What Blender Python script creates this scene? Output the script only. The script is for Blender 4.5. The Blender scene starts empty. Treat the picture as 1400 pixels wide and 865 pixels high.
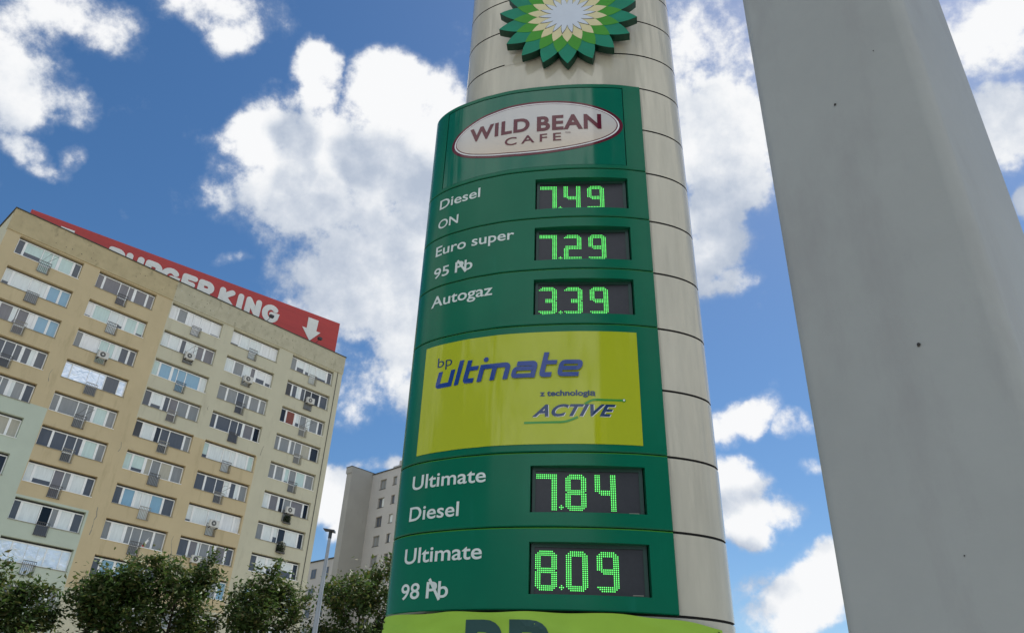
import bpy, bmesh, math, random
from mathutils import Vector, Matrix, Euler
S = bpy.context.scene
COL = S.collection
R = math.radians
rnd = random.Random(7)

# ------------------------------------------------------------------ camera, exposure
EYE = 1.6
cam_d = bpy.data.cameras.new('camera'); cam = bpy.data.objects.new('camera', cam_d); COL.objects.link(cam)
cam_d.sensor_fit = 'HORIZONTAL'; cam_d.sensor_width = 36.0; cam_d.lens = 27.0
cam_d.clip_start = 0.05; cam_d.clip_end = 6000
cr, cu, cf = (0.9988179, -0.02454442, 0.04195679), (-0.04860865, -0.50434253, 0.86213445), (0.0, 0.86315478, 0.50493942)
cam.matrix_world = Matrix(((cr[0], cu[0], -cf[0], 0), (cr[1], cu[1], -cf[1], 0), (cr[2], cu[2], -cf[2], EYE), (0, 0, 0, 1)))
S.camera = cam
S.view_settings.view_transform = 'Standard'; S.view_settings.look = 'None'
S.view_settings.exposure = 0.4; S.view_settings.gamma = 1.0; S.view_settings.use_curve_mapping = False
S.cycles.max_bounces = 6; S.cycles.diffuse_bounces = 3; S.cycles.glossy_bounces = 3; S.cycles.transparent_max_bounces = 4
S.cycles.sample_clamp_indirect = 4.0
try: S.cycles.use_denoising = True
except Exception: pass

# ------------------------------------------------------------------ sun and sky
SUN_EL, SUN_AZ = R(57), R(41)            # azimuth measured from +y towards +x
sun_dir = Vector((math.sin(SUN_AZ) * math.cos(SUN_EL), math.cos(SUN_AZ) * math.cos(SUN_EL), math.sin(SUN_EL)))
sl = bpy.data.lights.new('sun', 'SUN'); sl.energy = 4.6; sl.angle = R(0.5); sl.color = (1.0, 0.95, 0.87)
so = bpy.data.objects.new('sun', sl); COL.objects.link(so)
so.rotation_euler = (-sun_dir).to_track_quat('-Z', 'Y').to_euler(); so.location = (0, 0, 60)

W = bpy.data.worlds.new('World'); S.world = W; W.use_nodes = True
SKY_STRENGTH = 0.076
# clouds: azimuth, elevation, half-width, half-height, turn (degrees), amount
CLOUDS = [(-16.3, 38.7, 10.4, 6.2, 8, 0.80), (-20.8, 45.1, 2.7, 2.4, -20, 0.80), (-13.4, 45.4, 4.9, 3.1, 5, 0.80), (-9.0, 43.7, 5.1, 4.1, -1, 0.80), (-24.0, 39.4, 3.2, 2.9, -5, 0.60),
 (-11.4, 34.4, 9.0, 7.2, 0, 0.80), (-7.5, 27.2, 6.0, 4.2, -68, 0.70), (-2.9, 34.7, 10.9, 7.3, -84, 0.80), (-10.6, 24.2, 4.3, 2.4, -11, 0.30), (-12.0, 23.5, 2.1, 1.7, -76, 0.30),
 (-13.0, 15.9, 2.2, 2.0, -67, 0.60), (-11.5, 14.2, 1.6, 1.5, -21, 0.40), (-9.5, 18.3, 2.5, 0.6, 5, 0.30), (-42.7, 37.7, 3.4, 3.3, -10, 0.42), (-40.3, 37.4, 2.6, 1.8, -4, 0.34),
 (-42.2, 41.5, 4.6, 1.9, 17, 0.26), (-39.1, 42.0, 2.1, 1.3, 8, 0.26), (-40.4, 33.6, 2.0, 0.7, -6, 0.26), (-38.3, 32.9, 1.6, 0.6, 2, 0.26), (-37.3, 34.2, 1.0, 0.8, -84, 0.26),
 (-30.8, 46.9, 4.7, 1.8, 11, 0.26), (-29.0, 45.6, 2.4, 1.2, 28, 0.28), (19.1, 48.9, 4.4, 3.3, -4, 0.32), (19.3, 41.9, 6.6, 5.3, 77, 0.70), (17.2, 36.4, 5.8, 3.7, 67, 0.70),
 (20.7, 38.6, 2.6, 2.5, 52, 0.50), (17.8, 31.9, 2.7, 1.1, 7, 0.35), (41.3, 43.9, 4.1, 2.7, -19, 0.40), (40.6, 38.4, 2.9, 2.5, -14, 0.65), (44.1, 43.5, 2.6, 2.4, 51, 0.40),
 (40.5, 33.4, 1.0, 0.9, -8, 0.40), (18.2, 22.5, 2.6, 1.2, 11, 0.50), (16.6, 21.7, 1.6, 1.1, 0, 0.50), (21.8, 21.7, 1.7, 0.8, -14, 0.30), (22.9, 19.0, 0.7, 0.4, -2, 0.13),
 (17.2, 17.6, 2.4, 2.2, 28, 0.60), (18.7, 16.5, 2.6, 1.2, -16, 0.50), (17.7, 15.1, 1.7, 1.3, -28, 0.50), (22.3, 11.2, 2.6, 2.0, 24, 0.60), (20.2, 10.1, 2.6, 2.0, 11, 0.55),
 (23.0, 12.8, 1.4, 1.2, 41, 0.50), (19.0, 9.2, 2.3, 1.3, 3, 0.40), (18.5, 11.3, 1.7, 0.6, 18, 0.13), (-23.8, 31.1, 0.9, 0.4, 13, 0.13),
 (-20.0, 42.6, 2.6, 2.6, 0, 0.70),
 # the rest of the sky, out of the photograph
 (125, 36, 40, 18, 0, 0.6), (-150, 42, 45, 20, 10, 0.6), (170, 64, 60, 14, 0, 0.5), (-95, 28, 20, 11, 0, 0.6), (80, 24, 15, 9, 0, 0.6), (-178, 20, 36, 9, 0, 0.5)]

CLOUD_NOISE = 2.0
def build_cloud_group(name, det_warp, det_big):
    g = bpy.data.node_groups.new(name, 'ShaderNodeTree')
    g.interface.new_socket('Lift', in_out='INPUT', socket_type='NodeSocketFloat')
    g.interface.new_socket('Field', in_out='OUTPUT', socket_type='NodeSocketFloat'); g.interface.new_socket('Soft', in_out='OUTPUT', socket_type='NodeSocketFloat'); g.interface.new_socket('Noise', in_out='OUTPUT', socket_type='NodeSocketFloat')
    N, L = g.nodes, g.links
    gi, go = N.new('NodeGroupInput'), N.new('NodeGroupOutput')
    tc = N.new('ShaderNodeTexCoord')
    def math_(op, a, b=None, c=None, clamp=False):
        n = N.new('ShaderNodeMath'); n.operation = op; n.use_clamp = clamp
        for i, x in enumerate((a, b, c)):
            if x is None: continue
            if isinstance(x, (int, float)): n.inputs[i].default_value = x
            else: L.new(x, n.inputs[i])
        return n.outputs[0]
    def vec(op, a, b, scale=None):
        n = N.new('ShaderNodeVectorMath'); n.operation = op
        for i, x in enumerate((a, b)):
            if x is None: continue
            if isinstance(x, tuple): n.inputs[i].default_value = x
            else: L.new(x, n.inputs[i])
        if scale is not None: n.inputs['Scale'].default_value = scale
        return n.outputs['Value'] if op == 'DOT_PRODUCT' else n.outputs[0]
    sep = N.new('ShaderNodeSeparateXYZ'); L.new(tc.outputs['Generated'], sep.inputs[0])
    az = math_('MULTIPLY', math_('ARCTAN2', sep.outputs[0], sep.outputs[1]), 180 / math.pi)
    el = math_('MULTIPLY_ADD', math_('ARCSINE', sep.outputs[2]), 180 / math.pi, gi.outputs['Lift'])
    lift3 = N.new('ShaderNodeCombineXYZ'); L.new(math_('MULTIPLY', gi.outputs['Lift'], math.pi / 180), lift3.inputs[2])
    dv = vec('ADD', tc.outputs['Generated'], lift3.outputs[0])
    def noise(scale, detail, rough, off):
        n = N.new('ShaderNodeTexNoise'); n.inputs['Scale'].default_value = scale; n.inputs['Detail'].default_value = detail; n.inputs['Roughness'].default_value = rough
        L.new(vec('ADD', dv, (off, off * .7, off * .3)), n.inputs['Vector']); return n
    warp = noise(6.0, det_warp, .6, 3.1)
    ws = vec('SCALE', vec('SUBTRACT', warp.outputs['Color'], (.5, .5, .5)), None, 4.5)
    ae = N.new('ShaderNodeCombineXYZ'); L.new(az, ae.inputs[0]); L.new(el, ae.inputs[1])
    flat = vec('ADD', vec('MULTIPLY', vec('ADD', ae.outputs[0], ws), (1, 1, 0)), (0, 0, 1))          # (azimuth, elevation, 1)
    m = None; src = flat
    for i_, (a, e, ra, re, rot, w) in enumerate(CLOUDS):
        if i_ and i_ % 8 == 0:                  # evaluate the clouds in batches: keeps the shader small
            sv = N.new('ShaderNodeVectorMath'); sv.operation = 'ADD'; L.new(flat, sv.inputs[0]); L.new(math_('MULTIPLY', m, 1e-9), sv.inputs[1]); src = sv.outputs[0]
        c, s_ = math.cos(R(rot)), math.sin(R(rot))
        x = vec('DOT_PRODUCT', src, (c / ra, s_ / ra, -(a * c + e * s_) / ra)); y = vec('DOT_PRODUCT', src, (-s_ / re, c / re, (a * s_ - e * c) / re))
        v = math_('MULTIPLY_ADD', math_('MULTIPLY_ADD', x, x, math_('MULTIPLY', y, y)), -w, w)
        m = v if m is None else math_('MAXIMUM', m, v)
    m = math_('MAXIMUM', m, -0.5)
    m = math_('MINIMUM', m, 0.55)
    L.new(math_('ADD', m, math_('MULTIPLY', math_('SUBTRACT', warp.outputs[0], .5), 1.3)), go.inputs['Soft'])
    big = noise(15.0, det_big, .62, 0.0)
    f = math_('ADD', m, math_('MULTIPLY', math_('SUBTRACT', big.outputs[0], .5), CLOUD_NOISE))
    L.new(f, go.inputs['Field']); L.new(big.outputs[0], go.inputs['Noise'])
    return g

def build_world():
    nt = W.node_tree; N, L = nt.nodes, nt.links; N.clear()
    out = N.new('ShaderNodeOutputWorld'); bg = N.new('ShaderNodeBackground'); bg.inputs['Strength'].default_value = SKY_STRENGTH
    sky = N.new('ShaderNodeTexSky'); sky.sky_type = 'NISHITA'; sky.sun_disc = False
    sky.sun_elevation = SUN_EL; sky.sun_rotation = SUN_AZ; sky.altitude = 100; sky.air_density = 1.0; sky.dust_density = 0.35; sky.ozone_density = 2.0
    g_hi, g_lo = build_cloud_group('cloud_field', 5, 9), build_cloud_group('cloud_field_above', 3, 4)
    def grp(lift, g, after=None):
        n = N.new('ShaderNodeGroup'); n.node_tree = g; n.inputs['Lift'].default_value = lift
        if after is not None:
            k = N.new('ShaderNodeMath'); k.operation = 'MULTIPLY_ADD'; L.new(after, k.inputs[0]); k.inputs[1].default_value = 1e-9; k.inputs[2].default_value = lift; L.new(k.outputs[0], n.inputs['Lift'])
        return n
    n0 = grp(0.0, g_hi); f0 = n0.outputs['Field']; n1 = grp(5.0, g_lo, f0); f1 = n1.outputs['Soft']
    def math_(op, a, b=None, clamp=False):
        n = N.new('ShaderNodeMath'); n.operation = op; n.use_clamp = clamp
        for i, x in enumerate((a, b)):
            if x is None: continue
            if isinstance(x, (int, float)): n.inputs[i].default_value = x
            else: L.new(x, n.inputs[i])
        return n.outputs[0]
    def smooth(x, a, b, lo=0.0, hi=1.0):
        n = N.new('ShaderNodeMapRange'); n.interpolation_type = 'SMOOTHSTEP'; L.new(x, n.inputs['Value'])
        for k, v_ in (('From Min', a), ('From Max', b), ('To Min', lo), ('To Max', hi)): n.inputs[k].default_value = v_
        return n.outputs[0]
    cov = math_('ADD', smooth(f0, -.09, .32, 0, .70), smooth(f0, -.30, .30, 0, .30))      # solid body and thin ragged veil
    # light from above: bright where the cloud thins out upwards, grey underneath
    tcn = N.new('ShaderNodeTexCoord'); up = N.new('ShaderNodeVectorMath'); up.operation = 'ADD'; up.inputs[1].default_value = (.006, 0, .017); L.new(tcn.outputs['Generated'], up.inputs[0])
    nu = N.new('ShaderNodeTexNoise'); L.new(up.outputs[0], nu.inputs['Vector']); nu.inputs['Scale'].default_value = 15.0; nu.inputs['Detail'].default_value = 6; nu.inputs['Roughness'].default_value = .62
    fold = math_('MULTIPLY', math_('SUBTRACT', n0.outputs['Noise'], nu.outputs[0]), 1.25)       # lit upper sides of the billows
    big_ = math_('MULTIPLY', math_('SUBTRACT', n0.outputs['Soft'], f1), .58)                  # bright towards the top of each cloud
    b2 = math_('ADD', math_('ADD', fold, big_), .71)
    b2 = math_('SUBTRACT', b2, smooth(f1, .05, .95, 0, .52))
    mixc = N.new('ShaderNodeValToRGB'); mixc.color_ramp.interpolation = 'B_SPLINE'; L.new(b2, mixc.inputs[0])
    el_ = mixc.color_ramp.elements; el_[0].position = .0; el_[0].color = (.43, .50, .62, 1); el_[1].position = 1.0; el_[1].color = (.96, .965, .975, 1)
    x_ = el_.new(.42); x_.color = (.66, .71, .79, 1); x_ = el_.new(.75); x_.color = (.88, .90, .925, 1)
    sc10 = N.new('ShaderNodeVectorMath'); sc10.operation = 'SCALE'; sc10.inputs['Scale'].default_value = 10.0; L.new(mixc.outputs[0], sc10.inputs[0])
    hs = N.new('ShaderNodeHueSaturation'); hs.inputs['Saturation'].default_value = 1.25; hs.inputs['Value'].default_value = 1.07
    L.new(sky.outputs[0], hs.inputs['Color']); L.new(hs.outputs[0], bg.inputs['Color'])
    bgc = N.new('ShaderNodeBackground'); bgc.inputs['Strength'].default_value = SKY_STRENGTH; 
    # extra brightness added to clouds behind the camera, as fill for shaded faces
    tcw = N.new('ShaderNodeTexCoord'); sp = N.new('ShaderNodeSeparateXYZ'); L.new(tcw.outputs['Generated'], sp.inputs[0])
    front = N.new('ShaderNodeMath'); front.operation = 'MULTIPLY_ADD'; front.use_clamp = False; L.new(math_('MAXIMUM', math_('MULTIPLY', sp.outputs[1], -1.0), 0.0), front.inputs[0]); front.inputs[1].default_value = SKY_STRENGTH * 1.15; front.inputs[2].default_value = SKY_STRENGTH
    L.new(front.outputs[0], bgc.inputs['Strength']); L.new(sc10.outputs[0], bgc.inputs['Color'])
    ms = N.new('ShaderNodeMixShader'); L.new(cov, ms.inputs[0]); L.new(bg.outputs[0], ms.inputs[1]); L.new(bgc.outputs[0], ms.inputs[2])
    L.new(ms.outputs[0], out.inputs[0])
build_world()

# ------------------------------------------------------------------ helpers
class MB:
    """collects faces, then links them as one mesh object"""
    def __init__(s): s.v = []; s.f = []; s.m = []; s.sm = []
    def add(s, vs, fs, mi=0, smooth=False):
        o = len(s.v); s.v += [tuple(x) for x in vs]
        for f in fs: s.f.append([o + i for i in f]); s.m.append(mi); s.sm.append(smooth)
    def box(s, x0, x1, y0, y1, z0, z1, mi=0):
        v = [(x0, y0, z0), (x1, y0, z0), (x1, y1, z0), (x0, y1, z0), (x0, y0, z1), (x1, y0, z1), (x1, y1, z1), (x0, y1, z1)]
        s.add(v, [(0, 3, 2, 1), (4, 5, 6, 7), (0, 1, 5, 4), (1, 2, 6, 5), (2, 3, 7, 6), (3, 0, 4, 7)], mi)
    def bar(s, a, b, w, mi=0, n=4):
        s.tube([a, b], [w, w], n, mi)
    def tube(s, pts, rad, n=8, mi=0, cap=True, smooth=None):
        smooth = (n > 5) if smooth is None else smooth
        rings = []; pts = [Vector(p) for p in pts]; prev = None
        for i, p in enumerate(pts):
            t = (pts[min(i + 1, len(pts) - 1)] - pts[max(i - 1, 0)]).normalized()
            u = t.orthogonal().normalized() if prev is None else (prev - t * prev.dot(t)).normalized()
            prev = u; w = t.cross(u)
            rings.append([p + (u * math.cos(2 * math.pi * k / n) + w * math.sin(2 * math.pi * k / n)) * rad[i] for k in range(n)])
        v = [q for r_ in rings for q in r_]; f = []
        for i in range(len(pts) - 1):
            for k in range(n):
                f.append((i * n + k, i * n + (k + 1) % n, (i + 1) * n + (k + 1) % n, (i + 1) * n + k))
        s.add(v, f, mi, smooth)
        if cap: s.add(rings[0], [tuple(reversed(range(n)))], mi); s.add(rings[-1], [tuple(range(n))], mi)
    def prism(s, poly, y0, y1, mi=0, side=None):
        """poly in x,z (counter-clockwise seen from -y); y0 is the front"""
        n = len(poly); v = [(x, y0, z) for x, z in poly] + [(x, y1, z) for x, z in poly]
        s.add(v, [tuple(range(n)), tuple(reversed(range(n, 2 * n)))], mi)
        s.add(v, [(i, i + n, (i + 1) % n + n, (i + 1) % n) for i in range(n)], mi if side is None else side)
    def build(s, name, mats, parent=None, loc=(0, 0, 0)):
        me = bpy.data.meshes.new(name); me.from_pydata(s.v, [], s.f)
        if not isinstance(mats, (list, tuple)): mats = [mats]
        for m in mats: me.materials.append(m)
        me.polygons.foreach_set('material_index', s.m); me.polygons.foreach_set('use_smooth', s.sm)
        me.update()
        o = bpy.data.objects.new(name, me); COL.objects.link(o); o.location = loc
        if parent is not None: o.parent = parent
        return o

def tag(o, label=None, cat=None, group=None, kind=None):
    if label: o['label'] = label
    if cat: o['category'] = cat
    if group: o['group'] = group
    if kind: o['kind'] = kind
    return o
def thing(name, label, cat, loc=(0, 0, 0), rz=0.0, group=None):
    o = bpy.data.objects.new(name, None); COL.objects.link(o); o.location = loc; o.rotation_euler = (0, 0, rz)
    o.empty_display_size = 0.3
    return tag(o, label, cat, group)

def mat(name, col, rough=0.6, spec=0.5, metal=0.0, var=0.08, scale=3.0, bump=0.0, bscale=60.0, coat=0.0, stain=None, stretch=(1, 1, 1), ior=1.45, emit=None, speck=None):
    m = bpy.data.materials.new(name); m.use_nodes = True; N, L = m.node_tree.nodes, m.node_tree.links
    b = N['Principled BSDF']; b.inputs['Roughness'].default_value = rough; b.inputs['Metallic'].default_value = metal
    b.inputs['Specular IOR Level'].default_value = spec; b.inputs['IOR'].default_value = ior; b.inputs['Coat Weight'].default_value = coat; b.inputs['Coat Roughness'].default_value = 0.04
    tc = N.new('ShaderNodeTexCoord'); mp = N.new('ShaderNodeMapping'); mp.inputs['Scale'].default_value = stretch
    L.new(tc.outputs['Object'], mp.inputs['Vector'])
    n1 = N.new('ShaderNodeTexNoise'); n1.inputs['Scale'].default_value = scale; n1.inputs['Detail'].default_value = 7; n1.inputs['Roughness'].default_value = .62
    L.new(mp.outputs[0], n1.inputs['Vector'])
    mr = N.new('ShaderNodeMapRange'); mr.inputs['From Min'].default_value = .3; mr.inputs['From Max'].default_value = .7
    mr.inputs['To Min'].default_value = 1 - var; mr.inputs['To Max'].default_value = 1 + var; L.new(n1.outputs[0], mr.inputs['Value'])
    mul = N.new('ShaderNodeVectorMath'); mul.operation = 'SCALE'; mul.inputs[0].default_value = col[:3]; L.new(mr.outputs[0], mul.inputs['Scale'])
    last = mul.outputs[0]
    if stain:                                   # (colour, noise scale, threshold, stretch)
        c2, sc, th, st = stain
        mp2 = N.new('ShaderNodeMapping'); mp2.inputs['Scale'].default_value = st; L.new(tc.outputs['Object'], mp2.inputs['Vector'])
        n2 = N.new('ShaderNodeTexNoise'); n2.inputs['Scale'].default_value = sc; n2.inputs['Detail'].default_value = 8; n2.inputs['Roughness'].default_value = .68
        L.new(mp2.outputs[0], n2.inputs['Vector'])
        r2 = N.new('ShaderNodeMapRange'); r2.inputs['From Min'].default_value = th; r2.inputs['From Max'].default_value = th + .2; L.new(n2.outputs[0], r2.inputs['Value'])
        mx = N.new('ShaderNodeMix'); mx.data_type = 'RGBA'; L.new(r2.outputs[0], mx.inputs['Factor']); L.new(last, mx.inputs['A']); mx.inputs['B'].default_value = (*c2, 1)
        last = mx.outputs['Result']
    if speck:                                   # (colour, cell scale, size, density threshold)
        c3, sc, size, dens = speck
        vo = N.new('ShaderNodeTexVoronoi'); vo.inputs['Scale'].default_value = sc; L.new(tc.outputs['Object'], vo.inputs['Vector'])
        lt = N.new('ShaderNodeMath'); lt.operation = 'LESS_THAN'; L.new(vo.outputs['Distance'], lt.inputs[0]); lt.inputs[1].default_value = size
        sx = N.new('ShaderNodeSeparateXYZ'); L.new(vo.outputs['Color'], sx.inputs[0])
        gt = N.new('ShaderNodeMath'); gt.operation = 'GREATER_THAN'; L.new(sx.outputs[0], gt.inputs[0]); gt.inputs[1].default_value = dens
        an = N.new('ShaderNodeMath'); an.operation = 'MULTIPLY'; L.new(lt.outputs[0], an.inputs[0]); L.new(gt.outputs[0], an.inputs[1])
        mx = N.new('ShaderNodeMix'); mx.data_type = 'RGBA'; L.new(an.outputs[0], mx.inputs['Factor']); L.new(last, mx.inputs['A']); mx.inputs['B'].default_value = (*c3, 1)
        last = mx.outputs['Result']
    L.new(last, b.inputs['Base Color'])
    if bump > 0:
        n3 = N.new('ShaderNodeTexNoise'); n3.inputs['Scale'].default_value = bscale; n3.inputs['Detail'].default_value = 4
        L.new(mp.outputs[0], n3.inputs['Vector'])
        bp = N.new('ShaderNodeBump'); bp.inputs['Strength'].default_value = bump; bp.inputs['Distance'].default_value = 0.02
        L.new(n3.outputs[0], bp.inputs['Height']); L.new(bp.outputs[0], b.inputs['Normal'])
    if emit:
        b.inputs['Emission Color'].default_value = (*emit[0], 1); b.inputs['Emission Strength'].default_value = emit[1]
    return m

M = {}
M['green'] = mat('green_paint', (0.0006, 0.118, 0.058), rough=.19, spec=.26, var=.08, scale=1.3, bump=.015, bscale=2.5, stain=((.004, .135, .075), 4, .60, (1.5, 1.5, .25)))
M['green_face'] = mat('green_acrylic', (0.0016, 0.120, 0.063), rough=.07, spec=.5, var=.04, scale=1.0, bump=.01, bscale=1.6)
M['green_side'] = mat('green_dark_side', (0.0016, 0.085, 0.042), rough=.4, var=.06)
M['seam'] = mat('seam_black', (0.006, 0.010, 0.006), rough=.8, var=.0)
M['lip'] = mat('seam_lip_sheen', (0.055, 0.24, 0.022), rough=.45, var=.1)  # brighter green painted on the top bevel, imitating the sky's reflection
M['cream'] = mat('cream_panel', (0.385, 0.395, 0.368), rough=.34, spec=.45, var=.035, scale=.9, bump=.010, bscale=1.2, stain=((.345, .345, .315), 1.2, .60, (1.2, 1.2, .9)))
M['joint'] = mat('joint_black', (0.012, 0.011, 0.010), rough=.8, var=.1)
M['yellow'] = mat('lime_acrylic', (0.375, 0.420, 0.006), rough=.06, spec=.5, var=.03, scale=.8, bump=.012, bscale=1.5)
M['lettering'] = mat('pale_vinyl', (0.56, 0.62, 0.58), rough=.45, var=.05)
M['blue_ink'] = mat('blue_ink', (0.012, 0.045, 0.22), rough=.07, spec=.5, var=.03)
M['navy_ink'] = mat('navy_ink', (0.014, 0.040, 0.115), rough=.07, var=.03)
M['swoosh'] = mat('green_ink', (0.045, 0.26, 0.035), rough=.1, var=.05)
M['white_ink'] = mat('white_ink', (0.72, 0.72, 0.70), rough=.1, var=.03)
M['maroon'] = mat('maroon_ink', (0.105, 0.010, 0.016), rough=.07, spec=.5, var=.03)
M['oval_cream'] = mat('oval_cream', (0.60, 0.53, 0.44), rough=.06, spec=.5, var=.03, scale=1.2)
M['oval_tan'] = mat('oval_tan', (0.60, 0.48, 0.33), rough=.06, var=.03)
M['screen'] = mat('display_black', (0.022, 0.022, 0.026), rough=.35, var=.15, scale=30)
M['bezel'] = mat('display_bezel', (0.012, 0.045, 0.032), rough=.4, var=.05)
M['led'] = mat('led_green', (0.05, 0.5, 0.1), rough=.4, var=0, emit=((0.14, 0.95, 0.15), 1.0))
M['flower_dark'] = mat('petal_dark_green', (0.0008, 0.185, 0.105), rough=.35, spec=.2, var=.10, scale=6)
M['flower_mid'] = mat('petal_mid_green', (0.045, 0.255, 0.018), rough=.35, spec=.2, var=.08, scale=6)
M['flower_pale'] = mat('petal_pale_yellow', (0.58, 0.52, 0.28), rough=.35, var=.05, scale=5)
M['flower_white'] = mat('petal_white', (0.50, 0.55, 0.62), rough=.3, var=.04, scale=5)
M['flower_side'] = mat('petal_edge', (0.001, 0.036, 0.018), rough=.5, var=.1)
M['banner'] = mat('lime_banner_cloth', (0.27, 0.45, 0.042), rough=.5, spec=.3, var=.07, scale=2.0, bump=.05, bscale=6)
M['banner_ink'] = mat('banner_ink', (0.008, 0.050, 0.045), rough=.5, var=.05)
M['grey_paint'] = mat('grey_column_paint', (0.325, 0.335, 0.315), rough=.5, spec=.4, var=.06, scale=2.2, bump=.10, bscale=22, stain=((.275, .275, .262), 3.5, .52, (1, 1, .3)))
M['rust'] = mat('dark_blob', (0.03, 0.028, 0.025), rough=.7)
M['ochre'] = mat('ochre_render', (0.55, 0.45, 0.278), rough=.9, spec=.2, var=.05, scale=.5, bump=.15, bscale=9, stain=((.43, .35, .21), .9, .54, (1.6, 1.6, .3)))
M['pale'] = mat('pale_render', (0.545, 0.515, 0.385), rough=.9, spec=.2, var=.05, scale=.5, bump=.15, bscale=9, stain=((.45, .42, .31), .9, .54, (1.6, 1.6, .3)))
M['mint_wall'] = mat('mint_render', (0.49, 0.545, 0.45), rough=.9, spec=.2, var=.05, scale=.5, bump=.15, bscale=9, stain=((.44, .49, .41), .9, .62, (1.6, 1.6, .3)))
M['fascia'] = mat('fascia_render', (0.47, 0.39, 0.235), rough=.9, spec=.2, var=.10, scale=1.2, bump=.2, bscale=9, stain=((.25, .215, .13), 1.6, .56, (1, 1, .6)))
M['fascia2'] = mat('fascia_pale_render', (0.47, 0.435, 0.315), rough=.9, spec=.2, var=.10, scale=1.2, bump=.2, bscale=9, stain=((.25, .23, .16), 1.6, .56, (1, 1, .6)))
M['coping'] = mat('dark_coping', (0.05, 0.048, 0.042), rough=.6)
M['roof'] = mat('roof_felt', (0.07, 0.07, 0.07), rough=.9)
M['frame'] = mat('white_frame', (0.88, 0.88, 0.86), rough=.45, var=.05)
M['sill'] = mat('sill_metal', (0.26, 0.24, 0.19), rough=.6)
M['rail'] = mat('dark_railing', (0.085, 0.08, 0.075), rough=.6, var=.2)
M['ac_white'] = mat('ac_white', (0.60, 0.59, 0.55), rough=.5)
M['ac_dark'] = mat('ac_dark', (0.03, 0.03, 0.03), rough=.6)
M['red_sign'] = mat('red_sign_sheet', (0.43, 0.042, 0.036), rough=.45, var=.10, scale=.6, stretch=(.4, 1, 3), stain=((.33, .035, .03), 1.1, .60, (.3, 1, 2.2)))
M['sign_white'] = mat('sign_white', (0.72, 0.72, 0.68), rough=.5, var=.05)
M['steel'] = mat('galvanised_steel', (0.30, 0.32, 0.34), rough=.45, metal=.3, var=.12, scale=8, stretch=(1, 1, .3))
M['lamp_dark'] = mat('lamp_dark', (0.03, 0.032, 0.036), rough=.4)
M['far_light'] = mat('far_light_render', (0.47, 0.45, 0.42), rough=.9, var=.05, scale=.4, stain=((.38, .36, .34), .7, .6, (1.5, 1.5, .3)))
M['far_dark'] = mat('far_grey_render', (0.34, 0.33, 0.30), rough=.9, var=.05, scale=.4, stain=((.20, .19, .175), .7, .6, (1.5, 1.5, .3)))
M['bark'] = mat('bark', (0.055, 0.042, 0.030), rough=.9, var=.3, scale=6)
M['flag_white'] = mat('flag_white', (.75, .75, .75), rough=.7); M['flag_red'] = mat('flag_red', (.55, .03, .04), rough=.7)
M['plant'] = mat('balcony_plant', (0.035, 0.050, 0.020), rough=.7, var=.4, scale=20)
def pane(name, col, rough=.05, var=.10, scale=2.2, stretch=(3, 3, .4), spec=.55, metal=0):
    M[name] = mat('pane_' + name, col, rough=rough, spec=spec, var=var, scale=scale, stretch=stretch, metal=metal, bump=.015, bscale=1.2)
pane('white', (.76, .80, .78)); pane('grey', (.27, .28, .28)); pane('dark', (.030, .034, .042)); pane('blue', (.26, .44, .58), var=.05)
pane('mint', (.56, .70, .66)); pane('plum', (.20, .19, .20)); pane('cream', (.46, .43, .34)); pane('red', (.24, .075, .045)); pane('slate', (.105, .115, .135))
pane('foil', (.86, .88, .90), rough=.30, metal=.85, var=.12, scale=2, stretch=(1, 1, 1)); pane('bright', (.80, .80, .78), spec=1.0); pane('void', (.006, .006, .006), var=0)
for nd in M['foil'].node_tree.nodes:
    if nd.type == 'BUMP': nd.inputs['Strength'].default_value = .8; nd.inputs['Distance'].default_value = .07
    if nd.type == 'TEX_NOISE' and abs(nd.inputs['Scale'].default_value - 1.2) < .01: nd.inputs['Scale'].default_value = 1.7; nd.inputs['Detail'].default_value = 2.5; nd.inputs['Distortion'].default_value = 1.2

def leaf_mat():
    m = bpy.data.materials.new('leaf_green'); m.use_nodes = True; N, L = m.node_tree.nodes, m.node_tree.links
    b = N['Principled BSDF']; b.inputs['Roughness'].default_value = .5; b.inputs['Specular IOR Level'].default_value = .35
    gi = N.new('ShaderNodeNewGeometry'); rp = N.new('ShaderNodeValToRGB')
    e = rp.color_ramp.elements; e[0].position = 0; e[0].color = (.032, .062, .014, 1); e[1].position = 1; e[1].color = (.105, .165, .034, 1)
    x = e.new(.55); x.color = (.060, .112, .023, 1); x = e.new(.97); x.color = (.110, .100, .030, 1)
    L.new(gi.outputs['Random Per Island'], rp.inputs['Fac']); L.new(rp.outputs[0], b.inputs['Base Color'])
    tr = N.new('ShaderNodeBsdfTranslucent'); L.new(rp.outputs[0], tr.inputs['Color']); ms = N.new('ShaderNodeMixShader'); ms.inputs[0].default_value = .38
    L.new(b.outputs[0], ms.inputs[1]); L.new(tr.outputs[0], ms.inputs[2]); L.new(ms.outputs[0], N['Material Output'].inputs[0])
    return m
M['leaf'] = leaf_mat()

def text_mesh(s, offset=0.0, shear=0.0, spacing=1.0):
    """outline text with the built-in font -> list of verts (x,y), faces"""
    c = bpy.data.curves.new('t', 'FONT'); c.body = s; c.size = 1.0; c.offset = offset; c.shear = shear; c.space_character = spacing
    c.resolution_u = 5; c.fill_mode = 'FRONT'
    o = bpy.data.objects.new('t', c); COL.objects.link(o)
    me = bpy.data.meshes.new_from_object(o.evaluated_get(bpy.context.evaluated_depsgraph_get()))
    v = [(p.co.x, p.co.y) for p in me.vertices]; f = [tuple(p.vertices) for p in me.polygons]
    bpy.data.objects.remove(o); bpy.data.curves.remove(c); bpy.data.meshes.remove(me)
    return v, f
_h = text_mesh('H'); CAP_H = max(p[1] for p in _h[0])

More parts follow.
